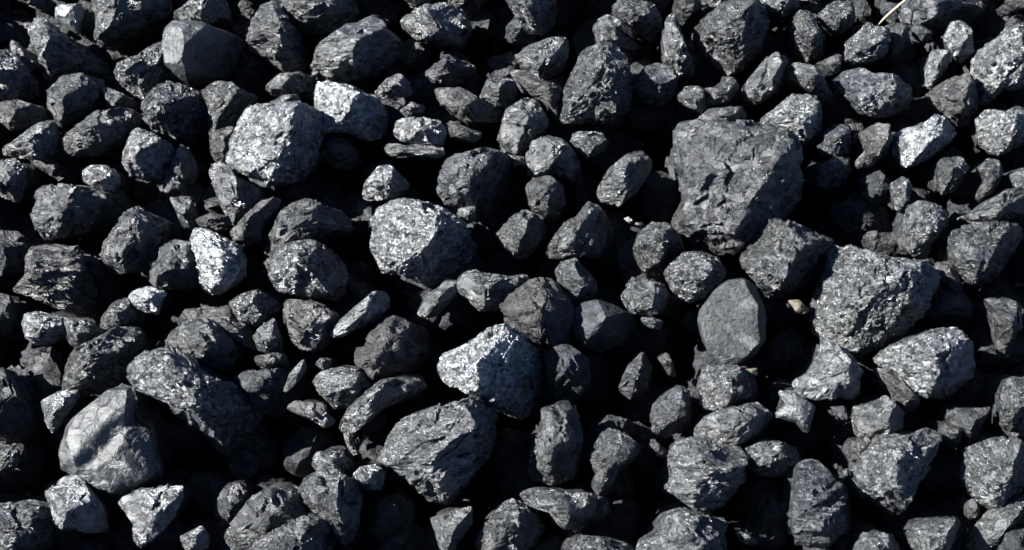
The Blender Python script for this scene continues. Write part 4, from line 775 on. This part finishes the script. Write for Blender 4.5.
     [(313.2, 66.2), (317, 47.1), (332.3, 35.6), (352.7, 24.2), (369.2, 14), (383.2, 24.2), (397.2, 38.2), (394.7, 54.7), (373, 71.2), (347.6, 78.9), (327.2, 81.9), (314.5, 76.3)], (357.8, 45.8), 6, 'l', 2, 0.9, 'n'),
    ('small coal lump with two pale ledges below right of the large finely layered lump', 'coal_lump',
     [(374.4, 92.8), (386.7, 79.1), (399, 73.7), (408.6, 81.9), (411.3, 92.8), (397.7, 96.9), (381.3, 98.3)], (403.1, 84.6), -4, 'r', 2, 0.8, 'n'),
    ('tiny curled coal chip right of the white-faced block', 'coal_lump',
     [(399.8, 110.6), (411.3, 102.4), (423.6, 105.1), (423.6, 112), (414.1, 113.3), (405.9, 118.8)], None, -4, 'r', 2, 0.8, 'n'),
    ('flat shiny coal lump above left of the notch-shadowed block', 'coal_lump',
     [(393.6, 131.1), (397.7, 120.2), (414.1, 116.9), (438.7, 120.2), (445.5, 131.1), (441.4, 144.8), (419.5, 143.4), (400.4, 140.7)], (425.0, 129.7), 2, 'r', 3, 0.6, 'n'),
    ('small dim flat coal lump above the notch-shadowed block', 'coal_lump',
     [(445.5, 125.6), (452.4, 120.7), (468.8, 128.4), (482.4, 133.8), (474.2, 142), (457.8, 137.9), (446.9, 135.2)], None, -6, 'l', 1, 0.6, 'n'),
    ('thin layered coal slab with a round left end above left of the notch-shadowed block', 'coal_lump',
     [(384, 147.5), (392.2, 141.5), (403.1, 146.1), (425, 143.4), (444.1, 147.5), (441.4, 157.9), (419.5, 156.3), (403.1, 155.2), (392.2, 157.1)], (394.9, 148.9), -6, 'l', 2, 0.6, 'n'),
    ('dark coal lump with a bright curved upper rim below the white-faced block', 'coal_lump',
     [(307.4, 161.2), (315.6, 147.5), (332, 137.9), (345.7, 139.3), (356.6, 150.2), (359.4, 163.9), (343, 169.4), (323.8, 161.2)], (334.8, 146.1), -16, 'r', 1, 0.8, 'n'),
    ('small bright crumbly coal lump with a pointed right end left of the notch-shadowed block', 'coal_lump',
     [(362.1, 196.7), (364.8, 183.1), (378.5, 166.6), (389.5, 165.3), (403.1, 177.6), (408.6, 184.4), (400.4, 194), (381.3, 199.5), (367.6, 199.5)], (389.5, 180.3), 2, 'c', 3, 0.8, 'n'),
    ('tiny white pebble below the slanted oval lump', 'coal_lump',
     [(623.9, 218.7), (628.5, 216.5), (633.4, 220.6), (630.7, 224.2)], None, -18, 'r', 4, 0.7, 'n'),
    ('tiny grey pebble below the slanted oval lump', 'coal_lump',
     [(634.5, 222.8), (642.2, 222.3), (642.7, 228.3), (636.7, 227.7)], None, -18, 'r', 2, 0.7, 'n'),
    ('small pale yellowish stone chip in the dark gap below the large diamond-shaped lump', 'stone_chip',
     [(787.8, 300.7), (798.7, 299.9), (810.2, 310.3), (804.2, 313.9), (794.6, 312.2)], None, -8, 'r', 3, 0.5, 'w'),
    ('tiny tan stone chip under the lower right edge of the flat smooth grey plate', 'stone_chip',
     [(740.6, 369.8), (757, 368.1), (757.6, 376.1), (744.7, 374.7)], None, -8, 's', 1, 0.5, 'w'),
    ('dark coal lump with one glinting edge above right of the upright bottom centre block', 'coal_lump',
     [(617.6, 388.4), (628.5, 366.5), (643.6, 352.3), (653.1, 369.2), (650.4, 391.1), (631.3, 399.3)], (638.1, 372.0), -16, 'r', 1, 0.8, 'b'),
    ('small sparkling coal chip in deep shade below left of the flat smooth plate', 'coal_lump',
     [(658.6, 358.3), (666.8, 352.3), (672.3, 361), (677.2, 378), (668.2, 374.7)], None, -14, 'c', 2, 0.8, 'n'),
    ('thin shiny coal chip below left of the round cracked lump', 'coal_lump',
     [(639.5, 318), (653.1, 317.4), (664.1, 322.6), (660, 330), (647.7, 326.7)], None, -4, 'r', 2, 0.8, 'n'),
    ('tiny glinting coal splinter near the bottom below right of the large ledged lump', 'coal_lump',
     [(733.8, 530.7), (747.5, 533.4), (759.8, 542.2), (754.3, 546.6), (742, 542.7)], None, -12, 'r', 2, 0.8, 'n'),
    ('navy shaded coal lump with a few sparks right of the kite-shaped lump', 'coal_lump',
     [(370.3, 501.2), (397.7, 495.7), (414.1, 509.4), (411.3, 534), (386.7, 544.9), (367.6, 531.3)], (392.2, 509.4), -16, 'r', 0, 0.8, 'b'),
    ('large navy coal lump lying in deep shade left of the pale finely speckled lump', 'coal_lump',
     [(831.5, 206.4), (858.8, 192.7), (886.2, 206.4), (899.9, 225.5), (880.7, 248.8), (856.1, 243.3), (837, 228.3)], None, -24, 'r', 0, 0.7, 'b'),
    ('small coal lump in blue shade above left of the pale finely speckled lump', 'coal_lump',
     [(861.6, 180.3), (880.7, 170.7), (893, 183.1), (893, 202.2), (875.3, 207.7), (861.6, 196.7)], None, -14, 'r', 0, 0.8, 'b'),
    ('tall coal lump in navy shade right of the long bright-headed lump', 'coal_lump',
     [(545, 354.1), (565.4, 344), (588.3, 359.2), (590.8, 387.2), (573, 402.5), (550.1, 397.4)], None, -8, 'r', 0, 0.8, 'b'),
    ('low coal lump in deep shade right of the upright bottom centre block', 'coal_lump',
     [(593, 432.1), (609.4, 415.7), (631.3, 421.2), (636.7, 437.6), (614.8, 443.1)], None, -18, 'r', 0, 0.8, 'b'),
    ('dark coal lump at the left edge below left of the brown-ended block', 'coal_lump',
     [(-7.6, 293.1), (7.6, 296.9), (14, 317.3), (5.1, 333.8), (-7.6, 333.8)], None, -6, 'r', 0, 0.8, 'b'),
    ('dim coal lump at the top edge above left of the pale triangular chip', 'coal_lump',
     [(16.5, 0), (25.4, -10.2), (43.3, -10.2), (42, 3.8), (30.5, 5.1)], None, -4, 'r', 1, 0.8, 'n'),
    ('dim coal lump at the top edge above right of the large finely layered lump', 'coal_lump',
     [(401.3, -1.3), (415.3, -10.2), (428, -2.5), (415.3, 3.8)], None, -4, 'r', 1, 0.8, 'n'),
    ('tiny brown coal crumb right of the star-shaped piece', 'coal_lump',
     [(835.6, 414.3), (841.1, 413), (847.4, 421.7), (841.1, 420.6)], None, -14, 'r', 1, 0.8, 'w'),
]
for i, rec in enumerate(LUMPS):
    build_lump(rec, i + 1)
rubble()

# ------------------------------------------------------------------ the straw lying across the gap at the top
def straw(name, pts, radii, mat, label, cat):
    VS, FS = [], []
    n = 8
    for i, (p, r) in enumerate(zip(pts, radii)):
        d = (pts[min(i + 1, len(pts) - 1)] - pts[max(i - 1, 0)]).normalized()
        a = d.cross(Vector((0, 0, 1))).normalized(); b = d.cross(a)
        for j in range(n):
            t = 6.283185 * j / n
            VS.append((p + (a * math.cos(t) + b * math.sin(t) * .6) * r)[:])
    for i in range(len(pts) - 1):
        for j in range(n):
            q = [i * n + j, i * n + (j + 1) % n, (i + 1) * n + (j + 1) % n, (i + 1) * n + j]
            FS += [[q[0], q[1], q[2]], [q[0], q[2], q[3]]]
    for base, c0 in ((0, 0), ((len(pts) - 1) * n, 1)):
        VS.append(pts[0 if c0 == 0 else -1][:])
        for j in range(n): FS.append([base + j, base + (j + 1) % n, len(VS) - 1])
    o = bpy.data.objects.new(name, make_mesh(name, np.array(VS), np.array(FS), mat, True))
    o['label'] = label; o['category'] = cat; C.objects.link(o)
PTS = [on_pile(x, y, w)[0] for x, y, w in ((878.5, 24.5, .004), (884, 18.5, .008), (891, 12, .011), (898, 6, .013), (905, 0.5, .015), (914, -9, .017))]
straw('straw', PTS, [.0009, .0017, .0019, .0020, .0021, .0021], plain_material('dry_straw', (.34, .27, .18), .6),
      'thin pale brown dry straw lying over the dark gap at the top edge', 'straw')
